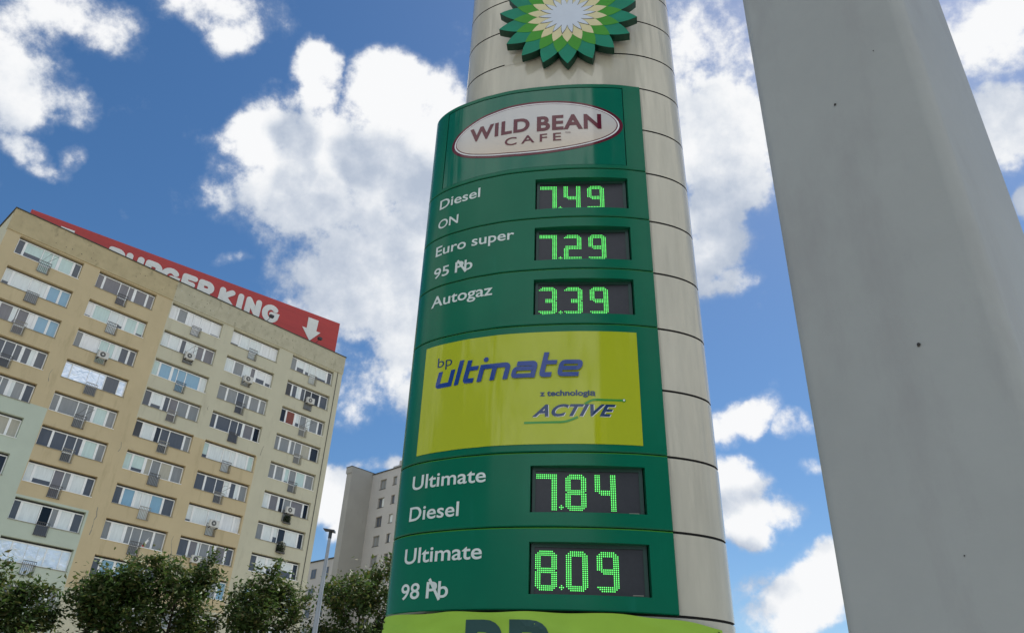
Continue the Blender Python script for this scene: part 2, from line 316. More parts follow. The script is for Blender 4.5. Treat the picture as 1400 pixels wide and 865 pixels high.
def ribbon(pts, hw, caps='butt', n=6):
    """outline polygon of a stroked polyline (mitre joints)"""
    pts = [Vector((p[0], p[1])) for p in pts]; Lf, Rt = [], []
    for i, p in enumerate(pts):
        a = (p - pts[i - 1]).normalized() if i > 0 else None
        b = (pts[i + 1] - p).normalized() if i < len(pts) - 1 else None
        if a is None: a = b
        if b is None: b = a
        t = (a + b).normalized(); nn = Vector((-t.y, t.x)); k = hw / max(.35, nn.dot(Vector((-a.y, a.x))))
        Lf.append(p + nn * k); Rt.append(p - nn * k)
    poly = list(Rt)
    def cap(c, d):
        out = []
        for i in range(1, n):
            ang = -math.pi / 2 + math.pi * i / n
            out.append(c + Vector((d.x * math.cos(ang) - d.y * math.sin(ang), d.x * math.sin(ang) + d.y * math.cos(ang))) * hw)
        return out
    if caps == 'round': poly += cap(pts[-1], (pts[-1] - pts[-2]).normalized())
    poly += list(reversed(Lf))
    if caps == 'round': poly += cap(pts[0], (pts[0] - pts[1]).normalized())
    return [(p.x, p.y) for p in poly]
def arc(cx, cy, rx, ry, a0, a1, n=10):
    return [(cx + rx * math.cos(R(a0 + (a1 - a0) * i / n)), cy + ry * math.sin(R(a0 + (a1 - a0) * i / n))) for i in range(n + 1)]

# ------------------------------------------------------------------ ground
g = MB(); g.add([(-2500, -2500, 0), (2500, -2500, 0), (2500, 4000, 0), (-2500, 4000, 0)], [(0, 1, 2, 3)])
tag(g.build('ground', mat('ground_dry_ground', (.31, .29, .235), rough=.95, var=.35, scale=.25, bump=.3, bscale=3)), kind='structure')
g = MB(); g.box(-11, 16, -30, 12.0, -.3, .12)
tag(g.build('forecourt', mat('concrete_pavers', (.34, .33, .31), rough=.9, var=.12, scale=.8, bump=.2, bscale=12)), kind='structure')
g = MB(); g.add([(-200, 14.5, .004), (200, 14.5, .004), (200, 23.5, .004), (-200, 23.5, .004)], [(0, 1, 2, 3)])
tag(g.build('road', mat('asphalt', (.055, .055, .057), rough=.9, var=.2, scale=2, bump=.2, bscale=30)), kind='structure')
g = MB(); x = -199
while x < 199: g.add([(x, 18.9, .008), (x + 3, 18.9, .008), (x + 3, 19.06, .008), (x, 19.06, .008)], [(0, 1, 2, 3)]); x += 9
tag(g.build('road_marking', mat('road_paint', (.72, .72, .70), rough=.8)), kind='structure')
g = MB(); g.box(-200, 200, 23.5, 23.65, -.2, .13); g.box(-200, 200, 14.35, 14.5, -.2, .13)
tag(g.build('kerb', mat('kerb_stone', (.38, .37, .35), rough=.9)), kind='structure')
g = MB(); g.box(-200, 200, 23.66, 27.0, -.2, .11)
tag(g.build('pavement', mat('pavement_slabs', (.30, .29, .27), rough=.9, var=.12)), kind='structure')

# ------------------------------------------------------------------ the tower block
AZ = 0.7585914; BD = (0.68787562, 0.72582858); BN = (0.72582858, -0.68787562)
BO = (-21.10732497, 66.99304771); BROT = math.pi / 2 - AZ
XL = [-24.8156, -18.7023, -12.3674, -6.4235, 0.0]; XR = [-19.9965, -13.8594, -7.4964, -1.5239, 4.8911]
ZT1 = 33.7404 + EYE; WH = 1.5446; FL = 2.7; ROWS = 12
X0, X1 = -25.80, 5.90; ROOF = 37.36; DEPTH = 12.0; REC = 0.30; NOTCH = 0.74
def notch(c):
    w = XR[c] - XL[c]; a, b = ((.385, .555) if c in (0, 1, 3) else (.445, .615))
    return XL[c] + w * a, XL[c] + w * b
bld = thing('apartment_block', 'tall ochre and grey-beige apartment block with rows of white windows, under the red roof sign', 'apartment block', (BO[0], BO[1], 0), BROT)
def in_open(x, z):
    for c in range(5):
        if XL[c] < x < XR[c]:
            nl, nr = notch(c)
            for r_ in range(ROWS):
                zt = ZT1 - FL * r_; zb = zt - WH
                if zb < z < zt: return True
                if nl < x < nr and zb - NOTCH < z < zb: return True
    return False
def zone(x, z):
    if x < -18.76 and z < 23.0: return 2
    if x < -13.72 and z < 16.6: return 2
    if z < 11.2: return 1
    if x < -12.46: return 0
    if x < -1.40 and z < 24.45 : return 0
    return 1
wl = MB()
xs = sorted([X0, X1, -18.76, -13.72, -12.46, -1.40] + XL + XR + [t for c in range(5) for t in notch(c)])
zs = sorted([0, ZT1 + .14, 23.0, 16.6, 24.45, 11.2] + [ZT1 - FL * r_ for r_ in range(ROWS)] + [ZT1 - FL * r_ - WH for r_ in range(ROWS)] + [ZT1 - FL * r_ - WH - NOTCH for r_ in range(ROWS)])
for i in range(len(xs) - 1):
    for j in range(len(zs) - 1):
        a, b, c_, d_ = xs[i], xs[i + 1], zs[j], zs[j + 1]
        if b - a < 1e-4 or d_ - c_ < 1e-4: continue
        mx, mz = (a + b) / 2, (c_ + d_) / 2
        if in_open(mx, mz): continue
        wl.add([(a, 0, c_), (b, 0, c_), (b, 0, d_), (a, 0, d_)], [(0, 1, 2, 3)], zone(mx, mz))
for c in range(5):
    nl, nr = notch(c)
    for r_ in range(ROWS):
        zt = ZT1 - FL * r_; zb = zt - WH; l, r2 = XL[c], XR[c]
        loop = [(l, zt), (l, zb), (nl, zb), (nl, zb - NOTCH), (nr, zb - NOTCH), (nr, zb), (r2, zb), (r2, zt)]
        for k in range(8):
            p, q = loop[k], loop[(k + 1) % 8]
            wl.add([(p[0], 0, p[1]), (q[0], 0, q[1]), (q[0], .45, q[1]), (p[0], .45, p[1])], [(0, 1, 2, 3)], zone((l + r2) / 2, zb + .3))
# the other three sides, the roof and a dark floor behind every opening
wl.add([(X0, 0, 0), (X0, DEPTH, 0), (X0, DEPTH, ROOF), (X0, 0, ROOF)], [(0, 1, 2, 3)], 1)
wl.add([(X1, 0, 0), (X1, DEPTH, 0), (X1, DEPTH, ROOF), (X1, 0, ROOF)], [(3, 2, 1, 0)], 1)
wl.add([(X0, DEPTH, 0), (X1, DEPTH, 0), (X1, DEPTH, ROOF), (X0, DEPTH, ROOF)], [(0, 1, 2, 3)], 1)
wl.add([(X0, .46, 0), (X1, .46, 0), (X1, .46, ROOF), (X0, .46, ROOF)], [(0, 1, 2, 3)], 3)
wl.add([(X0, .02, ROOF - .05), (X1, .02, ROOF - .05), (X1, DEPTH, ROOF - .05), (X0, DEPTH, ROOF - .05)], [(0, 1, 2, 3)], 3)
wl.build('wall', [M['ochre'], M['pale'], M['mint_wall'], M['roof']], bld)
fa = MB(); FB = ZT1 + .12
fa.box(X0 - .03, -12.46, -.07, 0.3, FB, ROOF, 0); fa.box(-12.459, X1 + .03, -.07, 0.3, FB, ROOF, 1)
fasc = fa.build('fascia', [M['fascia'], M['fascia2']], bld)
rr = random.Random(3)
xx = -22.5
while xx < 5.2:                                   # fixing holes left by removed letters
    for zrow in (35.95, 36.55):
        if rr.random() < .55:
            s_ = rr.uniform(.03, .065); z_ = zrow + rr.uniform(-.13, .13); x_ = xx + rr.uniform(-.2, .2)
            sk = MB(); sk.box(x_, x_ + s_, -.085, -.068, z_, z_ + s_); sk.build('fixing_hole', M['white_ink'] if rr.random() < .14 else M['coping'], fasc)
    xx += rr.uniform(.35, .75)
cp = MB(); cp.box(X0 - .10, X1 + .10, -.14, .32, ROOF, ROOF + .07); cp.box(X0 - .10, X0 + .25, .321, DEPTH + .1, ROOF, ROOF + .07); cp.box(X1 - .25, X1 + .10, .321, DEPTH + .1, ROOF, ROOF + .07)
cp.build('coping', M['coping'], bld)
ld = MB(); ld.box(5.30, 5.345, -.05, -.004, 2, FB)
ld.build('lightning_conductor', M['coping'], bld)

rc_ = random.Random(5)
for x, z, n_ in ((-13.2, 17.0, 7), (-7.0, 16.2, 6), (-13.0, 22.2, 3), (-1.0, 25.6, 3), (-19.4, 26.0, 3), (-6.9, 27.4, 2)):     # cracked render on the piers
    cb_ = MB(); p_ = Vector((x, -.004, z))
    for _ in range(n_):
        q_ = p_ + Vector((rc_.uniform(-.10, .10), 0, -rc_.uniform(.15, .40))); w_ = rc_.uniform(.012, .04)
        cb_.add([p_ + Vector((-w_, 0, 0)), q_ + Vector((-w_, 0, 0)), q_ + Vector((w_, 0, 0)), p_ + Vector((w_, 0, 0))], [(0, 1, 2, 3)]); p_ = q_
    cb_.build('render_crack', M['sill'], bld)
STYLE = {  # six panes from left to right of a window; the third (or fourth) is the balcony door
 'A': ['slate mint mint mint mint slate', 'white white white white blue blue', 'plum plum plum bright blue blue', 'slate slate slate slate slate slate', 'grey grey grey grey grey slate', 'cream cream cream cream cream cream', 'slate dark slate dark dark dark', 'grey grey dark slate grey grey', 'foil foil foil foil foil foil', 'grey slate grey grey grey grey', 'white white grey grey slate slate', 'grey grey grey grey grey grey'],
 'B': ['plum plum plum plum plum plum', 'bright mint white white mint mint', 'grey bright mint mint slate slate', 'foil foil foil foil slate foil', 'grey grey grey grey mint grey', 'slate slate slate slate mint grey', 'white white plum grey white slate', 'slate white void grey white slate', 'foil foil foil foil foil foil', 'grey slate grey white grey grey', 'white white grey grey slate slate', 'grey grey grey grey grey grey'],
 'C': ['bright grey bright bright bright bright', 'white white slate white plum plum', 'mint blue blue blue blue white', 'slate white slate plum grey grey', 'dark white dark slate slate grey', 'mint mint cream grey cream grey', 'slate blue white white blue slate', 'grey white grey grey grey grey', 'slate blue blue blue blue slate', 'grey grey grey grey grey grey', 'white white grey slate grey grey', 'grey grey grey grey grey grey'],
 'D': ['bright white white white bright bright', 'white grey white plum bright bright', 'grey grey slate grey grey grey', 'slate slate slate slate plum void', 'mint white white white white mint', 'slate slate slate white slate grey', 'white white white white bright bright', 'slate plum grey grey plum slate', 'blue white grey grey grey blue', 'grey grey grey grey grey grey', 'white white grey slate grey grey', 'grey grey grey grey grey grey'],
 'E': ['grey white white white white slate', 'dark slate slate dark dark slate', 'dark red white grey grey slate', 'grey grey grey grey cream dark', 'grey grey mint grey mint grey', 'white plum dark grey plum void', 'grey white white dark white dark', 'slate white white white white dark', 'blue white grey grey grey blue', 'grey grey grey grey grey grey', 'white white grey slate grey grey', 'grey grey grey grey grey grey']}
PM = ['white', 'grey', 'dark', 'blue', 'mint', 'plum', 'cream', 'red', 'slate', 'foil', 'bright', 'void']
pr = random.Random(11)
def make_window(c, r_):
    l, r2 = XL[c] + .02, XR[c] - .02; zt = ZT1 - FL * r_ - .15; zb = ZT1 - FL * r_ - WH + .015; w = r2 - l; nl, nr = notch(c)
    st = STYLE['ABCDE'[c]][r_].split()
    t1 = c in (0, 1, 3)
    s_ = pr.choice([.12, .12, .19])
    if t1: cuts = [0, s_, (nl - l) / w, (nr - l) / w, (nr - l) / w + .10, .865 + pr.uniform(-.02, .02), 1]; wide = 4
    else: cuts = [0, 1 - .865 + pr.uniform(-.02, .02), (nl - l) / w - .10, (nl - l) / w, (nr - l) / w, 1 - s_, 1]; wide = 2
    y0 = REC - .04
    fr = MB(); gl = MB(); door = 2 if t1 else 3
    fw = .082
    fr.box(l, r2, y0, y0 + .07, zt - .07, zt); 
    for a, b in ((l, nl), (nr, r2)): fr.box(a, b, y0, y0 + .07, zb, zb + .07)
    fr.box(nl + .02, nr - .02, y0, y0 + .07, zb - NOTCH + .03, zb - NOTCH + .12)
    foil = st[1] == 'foil'
    for k, t in enumerate(cuts):
        x = l + w * t; hw = fw if 0 < k < 6 else fw * .8
        if 0 < k < 6 and k == wide: hw = .11
        if foil and 0 < k < 6: hw = .03
        a = max(l, x - hw); b = min(r2, x + hw)
        bot = zb + .07
        if k in (door, door + 1): bot = zb - NOTCH + .12; 
        if k == door: a = max(a, nl + .015) if bot < zb else a
        if k == door + 1: b = min(b, nr - .015) if bot < zb else b
        fr.box(a, b, y0 - .005, y0 + .075, bot, zt - .071)
    fr.box(nl + .06, nr - .06, y0 + .002, y0 + .068, zb - .02, zb + .06)
    win = fr.build('window', M['frame'], bld)
    for k in range(6):
        a, b = l + w * cuts[k], l + w * cuts[k + 1]; z0 = zb if k != door else zb - NOTCH + .05
        mi = PM.index(st[k]); y = y0 + .045
        tx, tz = pr.uniform(-.007, .007), pr.uniform(-.006, .006)
        if st[k] in ('white', 'mint', 'bright') and pr.random() < .35 and k != door:   # a blind pulled part of the way down
            zc = z0 + (zt - z0) * pr.uniform(.12, .42)
            gl.add([(a, y - tx - tz, z0), (b, y + tx - tz, z0), (b, y + tx, zc), (a, y - tx, zc)], [(0, 1, 2, 3)], PM.index('slate'))
            z0 = zc
        gl.add([(a, y - tx - tz, z0), (b, y + tx - tz, z0), (b, y + tx + tz, zt), (a, y - tx + tz, zt)], [(0, 1, 2, 3)], mi)
    if st[door] != 'foil':
        for k in (1, 4):                              # curtain edges just behind the glass
            if pr.random() < .35 and st[k] in ('slate', 'dark', 'grey', 'plum'):
                a, b = l + w * cuts[k] + .05, l + w * cuts[k + 1] - .05; cw = (b - a) * pr.uniform(.2, .45)
                if pr.random() < .5: a = b - cw
                else: b = a + cw
                gl.add([(a, y0 + .038, zb), (b, y0 + .038, zb), (b, y0 + .038, zt), (a, y0 + .038, zt)], [(0, 1, 2, 3)], PM.index('white'))
    gl.build('pane', [M[k] for k in PM], win)
    si = MB()
    for a, b in ((l, nl), (nr, r2)): si.box(a - .03, b + .03, -.05, REC - .05, zb - .055, zb - .018)
    si.build('sill', M['frame'] if (r_ * 7 + c * 3) % 5 < 2 else M['sill'], win)
    ra = MB(); x0, x1 = nl - .03, nr + .03; z0, z1 = zb - NOTCH - .03, zb + pr.uniform(.12, .30)
    mi = 1 if pr.random() < .3 else 0
    ra.box(x0, x1, -.10, -.06, z1 - .04, z1, mi); ra.box(x0, x1, -.10, -.06, z0, z0 + .04, mi)
    ra.box(x0 + .04, x1 - .04, -.095, -.065, zb - .05, zb - .01, mi)
    nb = 7
    for k in range(nb + 1):
        x = x0 + (x1 - x0 - .022) * k / nb; ra.box(x, x + .022, -.092, -.070, z0 + .041, z1 - .041, mi)
    for x in (x0, x1 - .03): ra.box(x, x + .03, -.06, .0, z0 + .05, z0 + .09, mi); ra.box(x, x + .03, -.06, 0, zb + .02, zb + .05, mi)
    if (r_ + 2 * c) % 4 == 1:                         # privacy sheet tied behind the bars
        ra.box(x0 + .05, x1 - .05, -.055, -.045, z0 + .06, zb - .06, 2 + (r_ + c) % 2)
    if (r_ * 3 + c * 2) % 7 == 0:                    # thin arms of a fold-out clothes line
        for t in (.1, .8):
            ra.bar((x0 + .1 + t * .5, -.1, z1), (x0 + .35 + t * .8, -.75, z1 + .45), .012, 0)
        ra.bar((x0 + .42, -.75, z1 + .44), (x0 + 1.0, -.75, z1 + .46), .010, 0)
    ra.build('balcony_railing', [M['rail'], M['sill'], M['slate'], M['grey']], win)
for c in range(5):
    for r_ in range(ROWS): make_window(c, r_)

def bpoint(x, y, z):
    return (BO[0] + BD[0] * x - BN[0] * y, BO[1] + BD[1] * x - BN[1] * y, z)
ORD = ['first', 'second', 'third', 'fourth', 'fifth']; RORD = ['top', 'second', 'third', 'fourth', 'fifth', 'sixth', 'seventh', 'eighth', 'ninth']
ac0 = thing('air_conditioner', 'x', 'air conditioner', group='air conditioners under the windows')
ab = MB(); ab.box(-.40, .40, -.42, -.14, 0, .56, 0); ab.box(-.36, -.30, -.40, -.02, -.08, -.003, 1); ab.box(.30, .36, -.40, -.02, -.08, -.003, 1)
ab.build('casing', [M['ac_white'], M['ac_dark']], ac0)
fg = MB(); fg.prism([(-.08 + .21 * math.cos(2 * math.pi * k / 20), .28 + .21 * math.sin(2 * math.pi * k / 20)) for k in range(20)], -.432, -.421)
fg.build('fan_grille', M['ac_dark'], ac0)
fh = MB(); fh.prism([(-.08 + .07 * math.cos(2 * math.pi * k / 12), .28 + .07 * math.sin(2 * math.pi * k / 12)) for k in range(12)], -.442, -.433)
for k in range(6):
    a = math.pi * k / 6; fh.bar((-.08 + .2 * math.cos(a), -.437, .28 + .2 * math.sin(a)), (-.08 - .2 * math.cos(a), -.437, .28 - .2 * math.sin(a)), .006)
fh.build('fan_guard', M['ac_white'], ac0)
ACS = [(1, 2, .0, -.35), (2, 1, .0, -.42), (3, 1, .05, -.42), (4, 1, .05, -.12), (3, 6, .05, -.05), (4, 5, .1, .0), (3, 7, -.75, -.38)]
for i, (c, r_, dx, dz) in enumerate(ACS):
    nl, nr = notch(c); zb = ZT1 - FL * r_ - WH
    if i == 0: o = ac0
    else:
        o = ac0.copy(); COL.objects.link(o)
        for ch in list(ac0.children):
            q = ch.copy(); COL.objects.link(q); q.parent = o
    o.location = bpoint((nl + nr) / 2 + dx, 0, zb + dz); o.rotation_euler = (0, 0, BROT)
    o['label'] = 'white air conditioner by the %s-row window in the %s window column from the left' % (RORD[r_], ORD[c])

# a flag and a hanging plant on two balconies
fl = thing('flag', 'small white and red flag leaning from a balcony railing low on the ochre block', 'flag', bpoint(notch(2)[1], -.1, ZT1 - FL * 7 - WH), BROT)
q = MB(); q.bar((0, 0, -.1), (.42, -.15, .75), .012); q.build('pole', M['frame'], fl)
q = MB(); q.add([(.2, -.07, .30), (.36, -.12, .62), (.46, -.13, .52), (.32, -.06, .18)], [(0, 1, 2, 3)], 0); q.add([(.2, -.068, .30), (.32, -.058, .18), (.24, -.05, .0), (.05, -.05, .06)], [(0, 1, 2, 3)], 1)
q.build('cloth', [M['flag_white'], M['flag_red']], fl)
def leafy(mb, cx, cy, cz, rx, ry, rz, n, size, rg):
    for _ in range(n):
        while True:
            a, b, c_ = rg.uniform(-1, 1), rg.uniform(-1, 1), rg.uniform(-1, 1)
            if a * a + b * b + c_ * c_ < 1: break
        p = Vector((cx + a * rx, cy + b * ry, cz + c_ * rz)); d = Vector((rg.gauss(0, 1), rg.gauss(0, 1), rg.gauss(0, 1))).normalized(); e = d.orthogonal().normalized()
        s_ = size * rg.uniform(.6, 1.3); mb.add([p - d * s_, p + e * s_ * .5, p + d * s_, p - e * s_ * .5], [(0, 1, 2, 3)])
pl = thing('balcony_plant', 'dark bushy plant filling a balcony railing in the right-hand window column', 'plant', bpoint(sum(notch(4)) / 2, -.15, ZT1 - FL * 6 - WH - .45), BROT)
q = MB(); leafy(q, 0, 0, .15, .40, .22, .55, 420, .09, random.Random(2)); q.build('foliage', M['plant'], pl)
q = MB(); q.box(-.38, .38, -.12, .04, -.35, -.22); q.build('planter', M['rail'], pl)
pl = thing('balcony_plant', 'dark potted plants hanging under the air conditioner in the right-hand window column', 'plant', bpoint(sum(notch(4)) / 2 + .05, -.15, ZT1 - FL * 5 - WH - .55), BROT)
q = MB(); leafy(q, 0, 0, .05, .40, .20, .38, 300, .09, random.Random(5)); q.build('foliage', M['plant'], pl)
q = MB(); q.box(-.36, .36, -.12, .04, -.35, -.24); q.build('planter', M['rail'], pl)

# ------------------------------------------------------------------ red rooftop sign
SB = (-42.7047306, 54.67103203); SD = (0.80295073, 0.59604541)
sign = thing('rooftop_sign', 'long red sign with fat white letters and down arrows on the apartment block roof', 'sign', (SB[0], SB[1], ROOF), math.atan2(SD[1], SD[0]))
SZ0, SZ1 = .25, 42.12 - ROOF
b = MB(); b.box(0, 30.08, 0, .35, SZ0, SZ1); b.build('panel', M['red_sign'], sign)
b = MB()
for k in range(9):
    x = .6 + 3.6 * k; b.bar((x, .4, SZ1 - .3), (x, 2.6, 0.02), .05); b.box(x - .06, x + .06, .352, .47, .0, SZ1 - .1)
b.build('support_frame', M['steel'], sign)
LET = {
 'B': [[(.15, .13), (.15, .87)], [(.15, .87), (.40, .87)] + arc(.40, .69, .20, .18, 90, -90)[1:] + [(.15, .51)], [(.15, .51), (.44, .51)] + arc(.44, .32, .22, .19, 90, -90)[1:] + [(.15, .13)]],
 'U': [[(.15, .87), (.15, .40)] + arc(.40, .40, .25, .27, 180, 360)[1:] + [(.65, .87)]],
 'R': [[(.15, .13), (.15, .87)], [(.15, .87), (.42, .87)] + arc(.42, .66, .22, .21, 90, -90)[1:] + [(.15, .45)], [(.38, .45), (.62, .13)]],
 'G': [arc(.45, .5, .31, .37, 48, 330, 16) + [(.74, .47), (.52, .47)]],
 'E': [[(.15, .13), (.15, .87)], [(.15, .87), (.58, .87)], [(.15, .5), (.52, .5)], [(.15, .13), (.58, .13)]],
 'K': [[(.15, .13), (.15, .87)], [(.62, .87), (.20, .50)], [(.24, .52), (.64, .13)]],
 'I': [[(.15, .13), (.15, .87)]],
 'N': [[(.15, .13), (.15, .87)], [(.15, .87), (.66, .13)], [(.66, .13), (.66, .87)]]}
CAP = 1.95; LZ = 39.40 - ROOF
for ch, x0 in (('B', 6.72), ('U', 8.28), ('R', 10.02), ('G', 11.52), ('E', 13.45), ('R', 15.02), ('K', 17.12), ('I', 18.98), ('N', 19.82), ('G', 21.62)):
    lb = MB()
    for i, stq in enumerate(LET[ch]):
        lb.prism([(x0 + px_ * CAP * 1.03, LZ + pz_ * CAP) for px_, pz_ in ribbon(stq, .145, 'round', 8)], -.05 - .012 * i, -.001, 0)
    lb.build('letter', M['sign_white'], sign)
for x0 in (2.5, 26.45):
    lb = MB(); z = lambda v: v - ROOF
    lb.prism([(x0 + .62, z(38.9)), (x0 + 1.64, z(40.22)), (x0 + 1.16, z(40.22)), (x0 + 1.2, z(41.52)), (x0 + .05, z(41.52)), (x0 + .08, z(40.22)), (x0 - .42, z(40.22))], -.05, -.001)
    lb.build('arrow', M['sign_white'], sign)
for i, (x, lab) in enumerate(((-2.9, 'small black floodlight on the roof edge below the white letters'), (2.74, 'small black floodlight on the roof edge beside the right white arrow'))):
    fo = thing('floodlight', lab, 'floodlight', bpoint(x - .6, -.05, ROOF + .07), BROT, 'floodlights aimed at the roof sign')
    q = MB(); q.bar((0, .1, 0), (.25, -.15, .55), .03); q.build('arm', M['lamp_dark'], fo)
    q = MB(); q.box(.08, .48, -.30, -.02, .50, .74); q.build('head', M['lamp_dark'], fo)

# ------------------------------------------------------------------ grey block further back
K2 = (-19.02293517, 108.34264136); FROT = math.atan2(BN[1], BN[0])        # local x along the light facade, y = +d (away)
far = thing('far_apartment_block', 'far pale grey apartment block with a darker windowless stair tower, between ochre block and pylon', 'apartment block', (K2[0], K2[1], 0), FROT)
# local y axis: rotate x by +90 deg = (0.688, 0.726) = away from camera
FT = 37.2; WR = []
for k in range(13):
    zt = 36.08 - 2.66 * k
    if zt < 3: break
    for (u, w_, h_) in ((1.97, 1.34, 1.42), (4.80, .82, 1.22), (7.4, 1.34, 1.42), (10.6, 1.34, 1.42), (13.4, .82, 1.22), (15.6, 1.34, 1.42)): WR.append((u, zt - (0 if w_ > 1 else .02), w_, h_))
fxs = sorted({0, 19.0} | {u for u, _, _, _ in WR} | {u + w_ for u, _, w_, _ in WR}); fzs = sorted({0, FT} | {z for _, z, _, _ in WR} | {z - h for _, z, _, h in WR})
wb = MB()
def hole(x, z): return any(u < x < u + w_ and zt - h < z < zt for u, zt, w_, h in WR)
for i in range(len(fxs) - 1):
    for j in range(len(fzs) - 1):
        a, b, c_, d_ = fxs[i], fxs[i + 1], fzs[j], fzs[j + 1]
        if d_ - c_ < 1e-4 or hole((a + b) / 2, (c_ + d_) / 2): continue
        wb.add([(a, 0, c_), (b, 0, c_), (b, 0, d_), (a, 0, d_)], [(0, 1, 2, 3)], 0)
for u, zt, w_, h in WR:
    lp = [(u, zt), (u, zt - h), (u + w_, zt - h), (u + w_, zt)]
    for k in range(4):
        p, q_ = lp[k], lp[(k + 1) % 4]; wb.add([(p[0], 0, p[1]), (q_[0], 0, q_[1]), (q_[0], .3, q_[1]), (p[0], .3, p[1])], [(0, 1, 2, 3)], 0)
wb.add([(19, 0, 0), (19, 12, 0), (19, 12, FT), (19, 0, FT)], [(0, 1, 2, 3)], 0); wb.add([(0, 12, 0), (19, 12, 0), (19, 12, FT), (0, 12, FT)], [(3, 2, 1, 0)], 0)
wb.add([(0, .0, FT), (19, .0, FT), (19, 12, FT), (0, 12, FT)], [(0, 1, 2, 3)], 1); wb.add([(0, .31, 0), (19, .31, 0), (19, .31, FT - .1), (0, .31, FT - .1)], [(0, 1, 2, 3)], 1)
wb.build('wall', [M['far_light'], M['roof']], far)
cb = MB(); cb.box(-.02, 19.1, -.12, .25, FT + .002, FT + .12); cb.build('coping', M['coping'], far)
tb = MB()
tb.box(-1.18, -.001, -3.70, 3.0, 0, FT - .6, 0); tb.box(-1.30, .001, -3.82, 3.1, FT - .6, FT + .28, 0)
tb.box(-2.6, -1.181, -2.2, 9.0, 0, FT - .62, 0); tb.box(-2.7, -1.301, -2.3, 9.0, FT - .62, FT + .22, 0)
tb.build('stair_tower', M['far_dark'], far)
tb = MB(); tb.box(-1.36, .03, -3.88, 3.15, FT + .28, FT + .36); tb.build('stair_tower_coping', M['coping'], far)
ch = MB(); ch.box(3.2, 4.6, 1.0, 2.4, FT + .1, FT + .95); ch.box(4.61, 7.0, .9, 2.6, FT + .1, FT + 1.5); ch.build('roof_housing', M['far_light'], far)
for i, (u, zt, w_, h) in enumerate(WR):
    if u > 6 and zt < 8: continue
    q = MB(); mi = pr.choice([0, 0, 0, 1, 1, 2])
    y = .20
    q.box(u, u + w_, y, y + .05, zt - .06, zt); q.box(u, u + w_, y, y + .05, zt - h, zt - h + .06)
    for t in ([0, .5, 1] if w_ > 1 else [0, 1]):
        x = u + t * (w_ - .06); q.box(x, x + .06, y - .002, y + .052, zt - h + .061, zt - .061)
    wi = q.build('window', M['sill'], far)
    q = MB(); tx = pr.uniform(-.006, .006); xm = u + w_ * pr.choice([.5, 1.0])
    q.add([(u, y + .03 - tx, zt - h), (xm, y + .03 + tx, zt - h), (xm, y + .03 + tx, zt), (u, y + .03 - tx, zt)], [(0, 1, 2, 3)], mi)
    if xm < u + w_ - .01: q.add([(xm, y + .03 - tx, zt - h), (u + w_, y + .03 + tx, zt - h), (u + w_, y + .03 + tx, zt), (xm, y + .03 - tx, zt)], [(0, 1, 2, 3)], pr.choice([0, 1, 2]))
    q.build('pane', [M['slate'], M['grey'], M['white']], wi)
    q = MB(); q.box(u - .05, u + w_ + .05, -.06, .19, zt - h - .05, zt - h - .005); q.build('sill', M['coping'], wi)
low = thing('low_apartment_block', 'lower pale grey apartment wing seen in the gap behind the lamp post', 'apartment block', (K2[0], K2[1], 0), FROT)
q = MB(); q.box(-30, -2.75, .0, 12, 0, 26.2, 0); q.build('wall', M['far_light'], low)
q = MB(); q.box(-30.1, -2.75, -.15, 12.1, 26.2, 26.36); q.build('coping', M['coping'], low)
for k in range(8):
    for u in (-11.6, -8.6, -5.6, -14.6, -17.6):
        zt = 25.2 - 2.7 * k; q = MB(); q.box(u, u + 1.3, -.03, .02, zt - 1.4, zt); wi = q.build('window', M['sill'], low)
        q = MB(); q.box(u + .07, u + .62, -.04, -.031, zt - 1.33, zt - .07); q.box(u + .68, u + 1.23, -.04, -.031, zt - 1.33, zt - .07); q.build('pane', M[pr.choice(['slate', 'grey', 'slate'])], wi)

